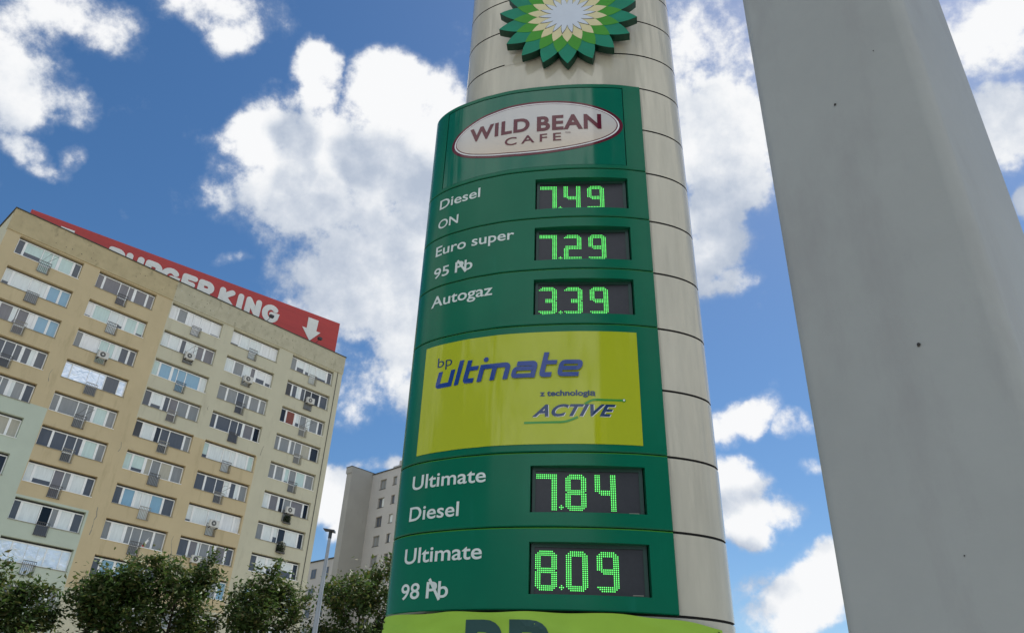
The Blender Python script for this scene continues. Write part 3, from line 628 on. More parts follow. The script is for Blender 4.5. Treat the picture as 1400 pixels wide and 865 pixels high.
# ------------------------------------------------------------------ pylon
LEAN = -0.0128
PR = (0.5, 7.0, 0.0)
GC = [(-.80, 7.56), (-.95, 7.53), (-1.03, 7.46), (-1.045, 7.38), (-1.03, 7.315), (-.99, 7.24), (-.905, 7.14), (-.82, 7.066), (-.73, 7.002), (-.57, 6.912), (-.43, 6.84), (-.3, 6.788), (-.13, 6.724), (0.05, 6.675), (.27, 6.627), (.6, 6.572), (.9, 6.545), (1.18, 6.54), (1.44, 6.562)]
CC = [(-.70, 7.33), (-.667, 7.23), (-.58, 7.10), (-.44, 6.985), (-.24, 6.875), (-.04, 6.797), (.3, 6.70), (.8, 6.615), (1.22, 6.585), (1.41, 6.592), (1.6, 6.628), (1.76, 6.685), (1.87, 6.75), (1.94, 6.815), (1.985, 6.90)]
def resample(pts, n, closed=False):
    P = [Vector(p) for p in pts]
    P = ([P[-1]] + P + [P[0], P[1]]) if closed else ([2 * P[0] - P[1]] + P + [2 * P[-1] - P[-2]])
    out = []
    for i in range(1, len(P) - 2):
        a, b, c, d = P[i - 1:i + 3]
        t1 = (b - a).length ** .5; t2 = t1 + (c - b).length ** .5; t3 = t2 + (d - c).length ** .5
        for k in range(24):
            t = t1 + (t2 - t1) * k / 24
            A1 = a * ((t1 - t) / t1) + b * (t / t1); A2 = b * ((t2 - t) / (t2 - t1)) + c * ((t - t1) / (t2 - t1)); A3 = c * ((t3 - t) / (t3 - t2)) + d * ((t - t2) / (t3 - t2))
            B1 = A1 * ((t2 - t) / t2) + A2 * (t / t2); B2 = A2 * ((t3 - t) / (t3 - t1)) + A3 * ((t - t1) / (t3 - t1))
            out.append(B1 * ((t2 - t) / (t2 - t1)) + B2 * ((t - t1) / (t2 - t1)))
    out.append(out[0].copy() if closed else P[-2])
    L_ = [0]
    for i in range(1, len(out)): L_.append(L_[-1] + (out[i] - out[i - 1]).length)
    res = []; j = 0
    for k in range(n):
        s = L_[-1] * k / (n - 1)
        while j < len(L_) - 2 and L_[j + 1] < s: j += 1
        f = (s - L_[j]) / max(1e-9, L_[j + 1] - L_[j]); res.append(out[j].lerp(out[j + 1], f))
    return res, L_[-1]
GP, GL = resample(GC, 600)
def gat(s, off=0.0):
    """point on the green front at arc length s, off outwards"""
    f = max(0, min(.99999, s / GL)) * 599; i = int(f); p = GP[i].lerp(GP[i + 1], f - i)
    t = (GP[min(599, i + 3)] - GP[max(0, i - 2)]).normalized(); p = p + (t if s > GL else Vector((0, 0))) * max(0, s - GL)
    return p + Vector((t.y, -t.x)) * off
def P3(p, z): return (p.x + LEAN * (z - 5.4) - PR[0], p.y - PR[1], z - PR[2])
def G3(s, z, off=0.0): return P3(gat(s, off), z)

pyl = thing('price_pylon', 'tall cream fuel station pylon with curved green price panels and a flower emblem on top', 'sign', PR)
# cream body: front curve and its mirror image behind, stacked panels with dark joints
cf_, _ = resample(CC, 70); a_, b_ = Vector(CC[0]), Vector(CC[-1]); ax = (b_ - a_).normalized()
def mirror(p):
    d = p - a_; t = d.dot(ax); nrm = d - ax * t; return a_ + ax * t - nrm
loop = cf_ + [mirror(p) for p in reversed(cf_[1:-1])]
cen = (a_ + b_) / 2
nrm_l = []
for i in range(len(loop)):
    t = (loop[(i + 1) % len(loop)] - loop[i - 1]).normalized(); nrm_l.append(Vector((t.y, -t.x)))
JZ = [.71, 1.38, 2.05, 2.711, 3.394, 4.071, 4.73, 5.40, 6.06, 6.728, 7.401, 8.055, 8.733, 9.315, 9.96, 10.57, 11.2, 11.83]
TOPZ = 12.5
prof = [(0.0, 0, 0)]
for z in JZ: prof += [(z - .011, 0, 0), (z - .010, -.014, 1), (z + .010, -.014, 1), (z + .011, 0, 0)]
prof += [(TOPZ - .02, 0, 0), (TOPZ, -.02, 0)]
bd = MB(); n = len(loop); V = []
prof = sorted(prof + [(2.74, 0, 0), (2.745, -.16, 0), (8.695, -.16, 0), (8.70, 0, 0)], key=lambda t: t[0])
front_i = set(i for i in range(len(cf_)) if cf_[i].x < 1.395)
def body_off(i, z, o): return o - .16 if (2.744 < z < 8.696 and i in front_i) else (0 if o < -.1 else o)   # hollow behind the green panels
for z, o, _ in prof: V += [P3(loop[i] + nrm_l[i] * body_off(i, z, 0 if o < -.1 else o), z) for i in range(n)]
for k in range(len(prof) - 1):
    mi = 1 if prof[k + 1][2] or prof[k][2] else 0
    o = k * n; bd.add([V[o + i] for i in range(2 * n)], [(i, (i + 1) % n, n + (i + 1) % n, n + i) for i in range(n)], mi, True)
bd.add(V[-n:], [tuple(range(n))], 0)
body = bd.build('body', [M['cream'], M['joint']], pyl)
cvp = MB(); fr_, _ = resample(CC, 200); idx = [i for i in range(200) if -.20 < fr_[i].x < 1.17]; rows = []
for i in idx:
    t = (fr_[min(199, i + 1)] - fr_[i - 1]).normalized(); nn = Vector((t.y, -t.x)); rows.append((P3(fr_[i] + nn * .003, 9.29), P3(fr_[i] + nn * .003, 9.34)))
cvp.add([p for r_ in rows for p in r_], [(2 * i, 2 * i + 2, 2 * i + 3, 2 * i + 1) for i in range(len(rows) - 1)], 0, True)
cvp.build('joint_cover', M['cream'], body)

# emblem
EMT = Vector((.985, -.167)).normalized(); EMN = Vector((-.167, -.985)).normalized(); EMC = Vector((.55, 6.655)) + EMT * .047; EZ = 9.905; ER = .889
em = None
def petal_star(r_tip, r_val, r_in, phase, y0, y1, mf, ms, mb, nseg=4):
    """18 pointed petals with bulging sides"""
    poly = []
    for k in range(18):
        a0 = phase + 20 * k
        for j in range(nseg * 2):
            t = j / nseg
            if t <= 1: rr_ = r_tip + (r_val - r_tip) * t; aa = a0 + 10 * (1 - (1 - t) ** 1.10) 
            else: rr_ = r_val + (r_tip - r_val) * (t - 1); aa = a0 + 20 - 10 * (1 - (t - 1) ** 1.10)
            if t > 1: aa = a0 + 10 + 10 * (t - 1) ** 1.10
            poly.append((rr_ * math.cos(R(aa)), rr_ * math.sin(R(aa))))
    f3 = lambda x, z, y: P3(EMC + EMT * x + EMN * y, EZ + z)
    nP = len(poly); v = [f3(0, 0, y0)] + [f3(x, z, y0) for x, z in poly] + [f3(x, z, y1) for x, z in poly]
    mb.add(v, [(0, 1 + i, 1 + (i + 1) % nP) for i in range(nP)], mf)
    mb.add(v, [(1 + i, 1 + nP + i, 1 + nP + (i + 1) % nP, 1 + (i + 1) % nP) for i in range(nP)], ms)
    return v
e = MB(); petal_star(ER, ER * .755, 0, 270, .135, .03, 0, 1, e)
em = e.build('emblem', [M['flower_dark'], M['flower_side']], pyl)
e = MB(); petal_star(ER * .775, ER * .585, 0, 280, .1385, .1352, 0, 0, e); e.build('mid_petal', M['flower_mid'], em)
e = MB(); petal_star(ER * .575, ER * .42, 0, 270, .142, .1387, 0, 0, e); e.build('pale_petal', M['flower_pale'], em)
e = MB(); petal_star(ER * .415, ER * .235, 0, 280, .1445, .1422, 0, 0, e); e.build('petal_outline', M['seam'], em)
e = MB(); petal_star(ER * .398, ER * .222, 0, 280, .147, .1448, 0, 0, e); e.build('white_petal', M['flower_white'], em)
e = MB()
for x, z in ((-.5, 0), (.5, 0), (0, .5), (0, -.5)):
    p0 = EMC + EMT * x + EMN * .02; p1 = EMC + EMT * x - EMN * .22; e.tube([P3(p0, EZ + z), P3(p1, EZ + z)], [.03, .03], 8)
e.build('bracket', M['steel'], em)

# green panels
SEAM = [2.711, 3.394, 4.071, 5.40, 6.06, 6.728, 7.401, 8.733]
SC = sorted(set([GL * k / 90 for k in range(91)]))
def green_panel(name, z0, z1, holes, label=None, rev=.09):
    """curved shell from z0 to z1 with rectangular openings (s0, s1, za, zb)"""
    ss = sorted(set([round(x, 5) for x in SC] + [h[k] for h in holes for k in (0, 1)])); zz = sorted(set([z0 + .012, z1 - .016] + [h[k] for h in holes for k in (2, 3)]))
    mb = MB()
    def strip(za, oa, zb, ob, mi, smooth=True):
        v = [];
        for s in ss: v += [G3(s, za, oa), G3(s, zb, ob)]
        mb.add(v, [(2 * i, 2 * i + 2, 2 * i + 3, 2 * i + 1) for i in range(len(ss) - 1)], mi, smooth)
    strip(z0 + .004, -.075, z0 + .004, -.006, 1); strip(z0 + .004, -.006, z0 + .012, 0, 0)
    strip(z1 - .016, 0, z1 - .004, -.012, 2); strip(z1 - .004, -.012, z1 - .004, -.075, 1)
    for j in range(len(zz) - 1):
        v = [];
        for s in ss: v += [G3(s, zz[j]), G3(s, zz[j + 1])]
        zc = (zz[j] + zz[j + 1]) / 2
        fs = [(2 * i, 2 * i + 2, 2 * i + 3, 2 * i + 1) for i in range(len(ss) - 1) if not any(h[0] < (ss[i] + ss[i + 1]) / 2 < h[1] and h[2] < zc < h[3] for h in holes)]
        mb.add(v, fs, 0, True)
    # right-hand return down to the body, and the left end
    mb.add([G3(GL, z0 + .004, -.075), G3(GL, z0 + .012, 0), G3(GL, z1 - .016, 0), G3(GL, z1 - .004, -.075)], [(0, 1, 2, 3)], 1)
    for (s0, s1, za, zb) in holes:
        hs = [s for s in ss if s0 - 1e-6 <= s <= s1 + 1e-6]
        for zq, fl_ in ((za, 0), (zb, 1)):
            v = [];
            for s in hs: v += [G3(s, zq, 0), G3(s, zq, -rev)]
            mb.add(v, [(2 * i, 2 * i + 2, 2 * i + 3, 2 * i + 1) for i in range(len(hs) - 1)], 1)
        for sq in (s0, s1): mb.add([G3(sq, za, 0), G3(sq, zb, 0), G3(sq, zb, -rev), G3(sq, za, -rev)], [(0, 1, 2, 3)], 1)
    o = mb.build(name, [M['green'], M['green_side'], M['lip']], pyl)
    if label: o['label'] = label
    return o
# dark backing shell behind the seams, top cap
bk = MB(); v = []
for s in SC: v += [G3(s, SEAM[0] + .03, -.125), G3(s, SEAM[-1] - .03, -.125)]
bk.add(v, [(2 * i, 2 * i + 2, 2 * i + 3, 2 * i + 1) for i in range(len(SC) - 1)], 0, True)
front = [G3(s, 8.70, -.02) for s in SC]; back = [P3(p, 8.70) for p in reversed(cf_) if p.x < 1.44]
bk.add(front + back, [tuple(range(len(front) + len(back)))], 0); 
front = [G3(s, 2.74, -.02) for s in SC]; back = [P3(p, 2.74) for p in reversed(cf_) if p.x < 1.44]
bk.add(front + back, [tuple(reversed(range(len(front) + len(back))))], 0)
bk.build('backing', M['seam'], pyl)

def text_on(parent, name, s, s0, s1, zb, zc, m, offset=0.0, shear=0.0, off=.004, spacing=1.0, extra=None):
    v, f = text_mesh(s, offset, shear, spacing); x0 = min(p[0] for p in v); x1 = max(p[0] for p in v)
    mb = MB(); k = (s1 - s0) / (x1 - x0); kz = (zc - zb) / (CAP_H + offset * 1.2)
    mb.add([G3(s0 + (p[0] - x0) * k, zb + (p[1] + offset * .6) * kz, off) for p in v], f)
    if extra: extra(mb)
    return mb.build(name, m, parent)
def flat_on(mb, poly, off, mi=0):
    mb.add([G3(s, z, off) for s, z in poly], [tuple(range(len(poly)))], mi)

DIG = {'0': 'abcdef', '1': 'bc', '2': 'abged', '3': 'abgcd', '4': 'fgbc', '5': 'afgcd', '6': 'afgedc', '7': 'abc', '8': 'abcdefg', '9': 'abcdfg'}
def dots(ch):
    on = set(); Wd, Hd = 11, 21
    for seg in DIG[ch]:
        if seg == 'a': on |= {(x, y) for x in range(Wd) for y in (0, 1, 2)}
        if seg == 'd': on |= {(x, y) for x in range(Wd) for y in (18, 19, 20)}
        if seg == 'g': on |= {(x, y) for x in range(1, Wd) for y in (9, 10, 11)}
        if seg == 'f': on |= {(x, y) for x in (0, 1, 2) for y in range(0, 11)}
        if seg == 'b': on |= {(x, y) for x in (8, 9, 10) for y in range(0, 11)}
        if seg == 'e': on |= {(x, y) for x in (0, 1, 2) for y in range(11, 21)}
        if seg == 'c': on |= {(x, y) for x in (8, 9, 10) for y in range(10, 21)}
    cut = lambda x, y, a, b: abs(x - a) + abs(y - b) < 2
    cs = []
    if ch in '089': cs += [(0, 0), (10, 0), (0, 20), (10, 20)]
    if ch in '23': cs += [(0, 0), (10, 0)]
    if ch == '3': cs += [(0, 20), (10, 20)]
    if ch in '49': cs += [(0, 11), (1, 11)]
    if ch == '8': on -= {(0, 10), (10, 10)}
    if ch == '3': on -= {(1, 9), (2, 9), (3, 9), (1, 10), (2, 10), (3, 10), (1, 11), (2, 11), (3, 11), (10, 10)}
    on = {(x, y) for x, y in on if not any(cut(x, y, a, b) for a, b in cs)}
    return sorted(on)
HS0, HS1, DREV = 1.866, 2.886, .095
def screen_at(s, z, out=0.0):
    """flat display plate behind the opening"""
    a, b = gat(HS0 + .01, -DREV + .035), gat(HS1 - .01, -DREV + .035); t = (s - HS0 - .01) / (HS1 - HS0 - .02); p = a.lerp(b, t); d = (b - a).normalized()
    return P3(p + Vector((d.y, -d.x)) * out, z)
def display(panel, price, zt, zb):
    q = MB(); q.add([screen_at(HS0 + .01, zb - .01), screen_at(HS1 - .01, zb - .01), screen_at(HS1 - .01, zt + .01), screen_at(HS0 + .01, zt + .01)], [(0, 1, 2, 3)], 0)
    q.build('screen', M['screen'], panel)
    q = MB()                                        # black inner bezel and the grey maker's strip
    for a, b, c_, d_ in ((HS0 + .012, HS1 - .012, zt - .03, zt + .005), (HS0 + .012, HS0 + .04, zb, zt - .03), (HS1 - .045, HS1 - .012, zb, zt - .03)):
        q.add([screen_at(a, c_, .012), screen_at(b, c_, .012), screen_at(b, d_, .012), screen_at(a, d_, .012)], [(0, 1, 2, 3)], 0)
        q.add([screen_at(a, c_, .012), screen_at(b, c_, .012), screen_at(b, c_, .0), screen_at(a, c_, .0)], [(0, 1, 2, 3)], 0)
    q.add([screen_at(2.74, zb + .018, .004), screen_at(2.83, zb + .018, .004), screen_at(2.83, zb + .026, .004), screen_at(2.74, zb + .026, .004)], [(0, 1, 2, 3)], 1)
    q.build('bezel', [M['bezel'], M['sill']], panel)
    zd = zt - .063; ps, pz = .0176, .0158
    starts = [1.918, 2.184, 2.449]
    for ch, s0 in zip(price.replace('.', ''), starts):
        q = MB()
        for x, y in dots(ch):
            cs_, cz_ = s0 + x * ps, zd - y * pz; r_ = .0058
            q.add([screen_at(cs_ + r_ * math.cos(k * math.pi / 3), cz_ + r_ * math.sin(k * math.pi / 3), .003) for k in range(6)], [tuple(range(6))])
        q.build('digit', M['led'], panel)
    q = MB(); c0, cz0 = 2.140, zd - 18.6 * pz
    for dx, dy in ((0, 0), (-1, 0), (1, 0), (0, 1), (0, -1)):
        q.add([screen_at(c0 + dx * .015 + .0055 * math.cos(k * math.pi / 3), cz0 + dy * .0145 + .0055 * math.sin(k * math.pi / 3), .003) for k in range(6)], [tuple(range(6))])
    q.build('decimal_point', M['led'], panel)

def crossed_bar(a, b):
    def ex(mb):
        (s0, z0), (s1, z1) = a, b; hw = .013
        d = Vector((s1 - s0, z1 - z0)).normalized(); nn = Vector((-d.y, d.x)) * hw
        flat_on(mb, [(s0 + nn.x, z0 + nn.y), (s0 - nn.x, z0 - nn.y), (s1 - nn.x, z1 - nn.y), (s1 + nn.x, z1 + nn.y)], .0055)
    return ex
OT = .012
ROWSP = [  # name, z0, z1, price, display top, display bottom
 ('price_panel', 6.728, 7.401, '7.49', 7.267, 6.846), ('price_panel', 6.06, 6.728, '7.29', 6.597, 6.173), ('price_panel', 5.40, 6.06, '3.39', 5.933, 5.514),
 ('price_panel', 3.394, 4.071, '7.84', 3.942, 3.520), ('price_panel', 2.711, 3.394, '8.09', 3.265, 2.838)]
panels = []
for nm, z0, z1, price, zt, zb in ROWSP:
    p = green_panel(nm, z0, z1, [(HS0, HS1, zb, zt)]); display(p, price, zt, zb); panels.append(p)
LT = M['lettering']
text_on(panels[0], 'lettering', 'Diesel', .668, 1.220, 7.137, 7.270, LT, OT); text_on(panels[0], 'lettering', 'ON', .672, .956, 6.850, 6.972, LT, OT)
text_on(panels[1], 'lettering', 'Euro super', .676, 1.645, 6.470, 6.600, LT, OT)
text_on(panels[1], 'lettering', '95', .678, .890, 6.172, 6.300, LT, OT); text_on(panels[1], 'lettering', 'Pb', .966, 1.182, 6.170, 6.305, LT, OT, extra=crossed_bar((.993, 6.322), (1.105, 6.152)))
text_on(panels[2], 'lettering', 'Autogaz', .684, 1.430, 5.797, 5.930, LT, OT)
text_on(panels[3], 'lettering', 'Ultimate', .660, 1.455, 3.806, 3.940, LT, OT); text_on(panels[3], 'lettering', 'Diesel', .660, 1.208, 3.512, 3.642, LT, OT)
text_on(panels[4], 'lettering', 'Ultimate', .650, 1.452, 3.127, 3.260, LT, OT); text_on(panels[4], 'lettering', '98', .648, .864, 2.822, 2.952, LT, OT)
text_on(panels[4], 'lettering', 'Pb', .934, 1.156, 2.820, 2.955, LT, OT, extra=crossed_bar((.960, 2.980), (1.072, 2.802)))

def grid_on(mb, s0, s1, z0, z1, off, mi=0, ns=40, thick=0.0):
    v = []
    for i in range(ns + 1):
        s = s0 + (s1 - s0) * i / ns; v += [G3(s, z0, off), G3(s, z1, off)]
    mb.add(v, [(2 * i, 2 * i + 2, 2 * i + 3, 2 * i + 1) for i in range(ns)], mi, True)
    if thick:
        for z in (z0, z1):
            v = []
            for i in range(ns + 1):
                s = s0 + (s1 - s0) * i / ns; v += [G3(s, z, off), G3(s, z, off - thick)]
            mb.add(v, [(2 * i, 2 * i + 2, 2 * i + 3, 2 * i + 1) for i in range(ns)], mi, True)
        for s in (s0, s1): mb.add([G3(s, z0, off), G3(s, z1, off), G3(s, z1, off - thick), G3(s, z0, off - thick)], [(0, 1, 2, 3)], mi)

# header panel with the oval cafe sign
HB = (.668, 2.892, 7.452, 8.668)
hd = green_panel('header_panel', 7.401, 8.733, [HB], rev=.03)
q = MB(); grid_on(q, HB[0] + .008, HB[1] - .008, HB[2] + .008, HB[3] - .008, -.006, 0, 48, .02); q.build('face_plate', M['green_face'], hd)
q = MB(); grid_on(q, HB[0], HB[1], HB[2], HB[3], -.028, 0, 40); q.build('groove', M['seam'], hd)
OC, OZ, OA, OB = 1.822, 8.060, 1.052, .418
def oval(mb, a, b, off, mi=0, z_lo=None, z_hi=None):
    v = []; ns = 64
    for i in range(ns + 1):
        x = -1 + 2 * i / ns; x = math.sin(x * math.pi / 2); h = b * math.sqrt(max(0, 1 - x * x))
        lo, hi = OZ - h, OZ + h
        v += [G3(OC + a * x, lo, off), G3(OC + a * x, hi, off)]
    mb.add(v, [(2 * i, 2 * i + 2, 2 * i + 3, 2 * i + 1) for i in range(ns)], mi, True)
q = MB(); oval(q, OA, OB, -.0035); q.build('oval_border', M['maroon'], hd)
q = MB(); oval(q, OA - .042, OB - .034, -.0015); q.build('oval_line', M['white_ink'], hd)
q = MB(); oval(q, OA - .062, OB - .050, .0005); q.build('oval_inner_line', M['maroon'], hd)
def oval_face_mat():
    m = bpy.data.materials.new('oval_gradient'); m.use_nodes = True; N, L = m.node_tree.nodes, m.node_tree.links; b = N['Principled BSDF']
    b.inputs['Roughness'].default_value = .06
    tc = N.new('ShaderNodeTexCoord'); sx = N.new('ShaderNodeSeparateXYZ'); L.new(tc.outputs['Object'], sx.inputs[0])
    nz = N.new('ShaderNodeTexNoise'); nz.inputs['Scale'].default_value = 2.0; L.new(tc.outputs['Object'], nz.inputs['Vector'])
    mr = N.new('ShaderNodeMapRange'); mr.inputs['From Min'].default_value = OZ + .10; mr.inputs['From Max'].default_value = OZ - .30; L.new(sx.outputs[2], mr.inputs['Value'])  # face colour blends from grey-white above to beige below
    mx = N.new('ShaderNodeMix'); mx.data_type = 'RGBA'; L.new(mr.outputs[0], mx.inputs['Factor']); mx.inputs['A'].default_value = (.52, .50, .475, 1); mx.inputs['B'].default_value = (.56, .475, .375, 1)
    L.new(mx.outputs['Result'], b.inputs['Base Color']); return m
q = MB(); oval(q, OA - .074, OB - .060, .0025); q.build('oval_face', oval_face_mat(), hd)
text_on(hd, 'lettering', 'WILD', 1.030, 1.785, 8.008, 8.217, M['maroon'], .034, off=.0065, spacing=1.10)
text_on(hd, 'lettering', 'BEAN', 1.872, 2.622, 7.990, 8.214, M['maroon'], .034, off=.0065, spacing=1.10)
text_on(hd, 'lettering', 'CAFE', 1.492, 2.157, 7.822, 7.940, M['maroon'], .012, off=.0065, spacing=1.45)
text_on(hd, 'lettering', 'TM', 2.200, 2.262, 7.922, 7.948, M['maroon'], .0, off=.0065)

# lime poster panel
yp = green_panel('poster_panel', 4.071, 5.40, [])
YB = (.677, 2.883, 4.143, 5.308)
q = MB(); grid_on(q, *YB, .006, 0, 60, .006); ps_ = q.build('poster', M['yellow'], yp)
def pgroup(name, strokes, m, fx, fz, hw, off=.009, caps='butt'):
    q = MB()
    for i, st_ in enumerate(strokes):
        h = hw
        if isinstance(st_, tuple): st_, h = st_
        poly = ribbon(st_, h, caps)
        # sheared, mapped on the curved front as short quads
        q.add([G3(fx(x, z), fz(z), off + .0012 * i) for x, z in poly], [tuple(range(len(poly)))])
    return q.build(name, m, yp)
# "ultimate": wide squared letters, x-height 1, slanted
UX0, UK, UZ0, UKZ, SH = .838, .1755, 4.810, .180, .22
def rc(pts, r=.16, n=5):
    """round the corners of a polyline"""
    P = [Vector(p) for p in pts]; out = [P[0]]
    for i in range(1, len(P) - 1):
        a = (P[i - 1] - P[i]); b = (P[i + 1] - P[i]); ra = min(r, a.length * .49, b.length * .49); p0 = P[i] + a.normalized() * ra; p1 = P[i] + b.normalized() * ra
        for k in range(n + 1):
            t = k / n; out.append(p0 * (1 - t) ** 2 + P[i] * 2 * t * (1 - t) + p1 * t * t)
    out.append(P[-1]); return [(p.x, p.y) for p in out]
h = .140; e_ = h
ul = [
 rc([(.14, 1), (.14, e_), (.98, e_)]), [(.98, 1), (.98, 0)],                                # u
 [(1.44, 0), (1.44, 1.47)],                                                                # l
 rc([(1.98, 1.38), (1.98, e_), (2.50, e_)]), [(2.0, 1 - e_), (2.62, 1 - e_)],              # t
 [(2.88, 0), (2.88, 1)], rc([(2.88, 1 - e_), (4.42, 1 - e_), (4.42, 0)], .22), [(3.66, 0), (3.66, .76)],   # im
 rc([(4.92, 1 - e_), (5.96, 1 - e_), (5.96, 0)], .22), rc([(5.90, .56), (4.86, .56), (4.86, e_), (5.90, e_)], .14),  # a
 rc([(6.46, 1.47), (6.46, e_), (7.0, e_)]), [(6.5, 1 - e_), (7.16, 1 - e_)],               # t
 rc([(8.50, e_), (7.44, e_), (7.44, 1 - e_), (8.48, 1 - e_), (8.48, .50), (7.5, .50)], .2)]  # e
ux = lambda x, z: UX0 + (x + (z) * SH) * UK * .985; uz = lambda z: UZ0 + z * UKZ
pgroup('logotype', [ul[0], ul[1], ul[2], ul[3], (ul[4], .125), ul[5], ul[6], ul[7], ul[8], (ul[9], .125), ul[10], (ul[11], .125), (ul[12], .125)], M['blue_ink'], ux, uz, h)
q = MB(); flat_on(q, [(ux(2.98, 1.30) + .026 * math.cos(k * math.pi / 8), uz(1.30) + .027 * math.sin(k * math.pi / 8)) for k in range(16)], .012); q.build('logotype', M['blue_ink'], yp)
text_on(yp, 'lettering', 'bp', .852, 1.024, 5.045, 5.152, M['navy_ink'], -.004, off=.009)
text_on(yp, 'lettering', 'z technologią', 1.945, 2.468, 4.617, 4.674, M['navy_ink'], .034, off=.009)
def act(off, ds, dz, m, nm):
    text_on(yp, nm, 'ACTIVE', 1.876 + ds, 2.650 + ds, 4.412 + dz, 4.528 + dz, m, .030, .42, off=off, spacing=1.08)
act(.008, .006, -.005, M['white_ink'], 'lettering_edge'); act(.0105, 0, 0, M['navy_ink'], 'lettering')
sw = rc([(1.80, 4.352), (2.19, 4.352), (2.30, 4.402)], .1); sw2 = rc([(2.365, 4.530), (2.43, 4.576), (2.728, 4.576)], .09)
q = MB()
for st_ in (sw, sw2): flat_on(q, ribbon(st_, .0105), .0095)
flat_on(q, [(2.728 + .017 * math.cos(k * math.pi / 6), 4.576 + .017 * math.sin(k * math.pi / 6)) for k in range(12)], .0105)
q.build('swoosh', M['swoosh'], yp)
q = MB(); flat_on(q, [(2.728 + .010 * math.cos(k * math.pi / 6), 4.578 + .010 * math.sin(k * math.pi / 6)) for k in range(12)], .0120); q.build('swoosh_tip', M['white_ink'], yp)

# ------------------------------------------------------------------ lime banner tied round the pylon
ban = thing('banner', 'wrinkled lime green cloth banner with dark letters tied around the pylon below the prices', 'banner', PR)
bp_ = [gat(.46 + (GL - .48) * i / 60, .026) for i in range(61)] + [Vector((1.50, 6.548)), Vector((1.60, 6.575)), Vector((1.70, 6.612)), Vector((1.80, 6.655))]
bpr, BLN = resample([(p.x, p.y) for p in bp_], 140)
rb = random.Random(9)
WRK = [(rb.uniform(0, 1), rb.uniform(0, 1), rb.uniform(-.8, .8), rb.uniform(.02, .05), rb.uniform(.05, .13)) for _ in range(26)]
def wrinkle(u, v):
    w = 0
    for (cu, cv, sl_, wd, am) in WRK:
        d = (v - cv) - sl_ * (u - cu); w += am * math.exp(-(d / wd) ** 2) * math.exp(-((u - cu) / .22) ** 2)
    return w * .10 + .004 * math.sin(40 * u + 3 * v)
NV = 46; q = MB(); v = []
for i in range(140):
    u = i / 139; zt = 2.692 - .055 * max(0, (u - .72) / .28) ** 1.3 + .006 * math.sin(u * 30) - (.02 if i == 0 else 0); zbm = 1.62 + .01 * math.sin(u * 22)
    t = (bpr[min(139, i + 1)] - bpr[max(0, i - 1)]).normalized(); nn = Vector((t.y, -t.x))
    for j in range(NV):
        f = j / (NV - 1); z = zbm + (zt - zbm) * f; v.append(P3(bpr[i] + nn * (.006 + wrinkle(u, f)), z))
q.add(v, [(i * NV + j, (i + 1) * NV + j, (i + 1) * NV + j + 1, i * NV + j + 1) for i in range(139) for j in range(NV - 1)], 0, True)
q.build('cloth', M['banner'], ban)
vt, ft = text_mesh('BP', .03); x0 = min(p[0] for p in vt); x1 = max(p[0] for p in vt)
def B3(s, z, off):
    i = max(0, min(138, (s - .46) / BLN * 139)); k = int(i); p = bpr[k].lerp(bpr[k + 1], i - k); t = (bpr[min(139, k + 2)] - bpr[max(0, k - 2)]).normalized(); nn = Vector((t.y, -t.x))
    u = i / 139; f = (z - 1.62) / (2.69 - 1.62)
    return P3(p + nn * (.006 + wrinkle(u, f) + off), z)
q = MB(); kz = .44 / CAP_H
tb = bmesh.new(); bv = [tb.verts.new((p[0], p[1], 0)) for p in vt]
for f in ft:
    try: tb.faces.new([bv[i] for i in f])
    except ValueError: pass
bmesh.ops.triangulate(tb, faces=tb.faces)
for _ in range(3):
    lg = [e for e in tb.edges if e.calc_length() > .10]
    if not lg: break
    bmesh.ops.subdivide_edges(tb, edges=lg, cuts=1); bmesh.ops.triangulate(tb, faces=tb.faces)
tb.verts.index_update()
q.add([B3(1.372 + (p.co.x - x0) / (x1 - x0) * .70, 2.612 - .44 + p.co.y * kz, .004) for p in tb.verts], [tuple(w.index for w in f.verts) for f in tb.faces]); tb.free()
q.build('lettering', M['banner_ink'], ban)
q = MB()
for s, z in ((.475, 2.655), (.475, 2.60), (.46 + BLN - .03, 2.60), (.46 + BLN - .03, 2.56)):
    c = Vector(B3(s, z, .006)); q.tube([c + Vector((-.012, -.004, .010)), c + Vector((.0, -.012, .0)), c + Vector((.014, .02, -.012))], [.006] * 3, 6)
q.build('cable_tie', M['seam'], ban)

# ------------------------------------------------------------------ grey column close to the camera
CA = (.5945, 1.402); CCn = (.826, 1.096)
ux_, uy_ = CCn[0] - CA[0], CCn[1] - CA[1]; wl_ = math.hypot(ux_, uy_)
colo = thing('grey_column', 'broad smooth grey painted steel column close to the camera at the right', 'column', (CCn[0], CCn[1], .12), math.atan2(-uy_, -ux_) )
def rrect(w, d, r, n=8):
    out = []
    for cx, cy, a in ((w - r, -r, 0), (r, -r, 90), (r, -d + r, 180), (w - r, -d + r, 270)): out += arc(cx, cy, r, r, a, a + 90, n)
    return out
sec = rrect(wl_, .32, .028)
q = MB(); nS = len(sec); v = [(x, y, z) for z in (0, 6.5) for x, y in sec]
q.add(v, [(i, (i + 1) % nS, nS + (i + 1) % nS, nS + i) for i in range(nS)], 0, True); q.add(v[nS:], [tuple(range(nS))], 0)
q.build('shaft', M['grey_paint'], colo)
q = MB(); q.add([(x * 1.0 + (x - wl_ / 2) * .35, y + (y + .16) * .35, z) for z in (0, .03) for x, y in sec], [(i, (i + 1) % nS, nS + (i + 1) % nS, nS + i) for i in range(nS)] + [tuple(range(nS, 2 * nS))], 0)
q.build('base_plate', M['grey_paint'], colo)
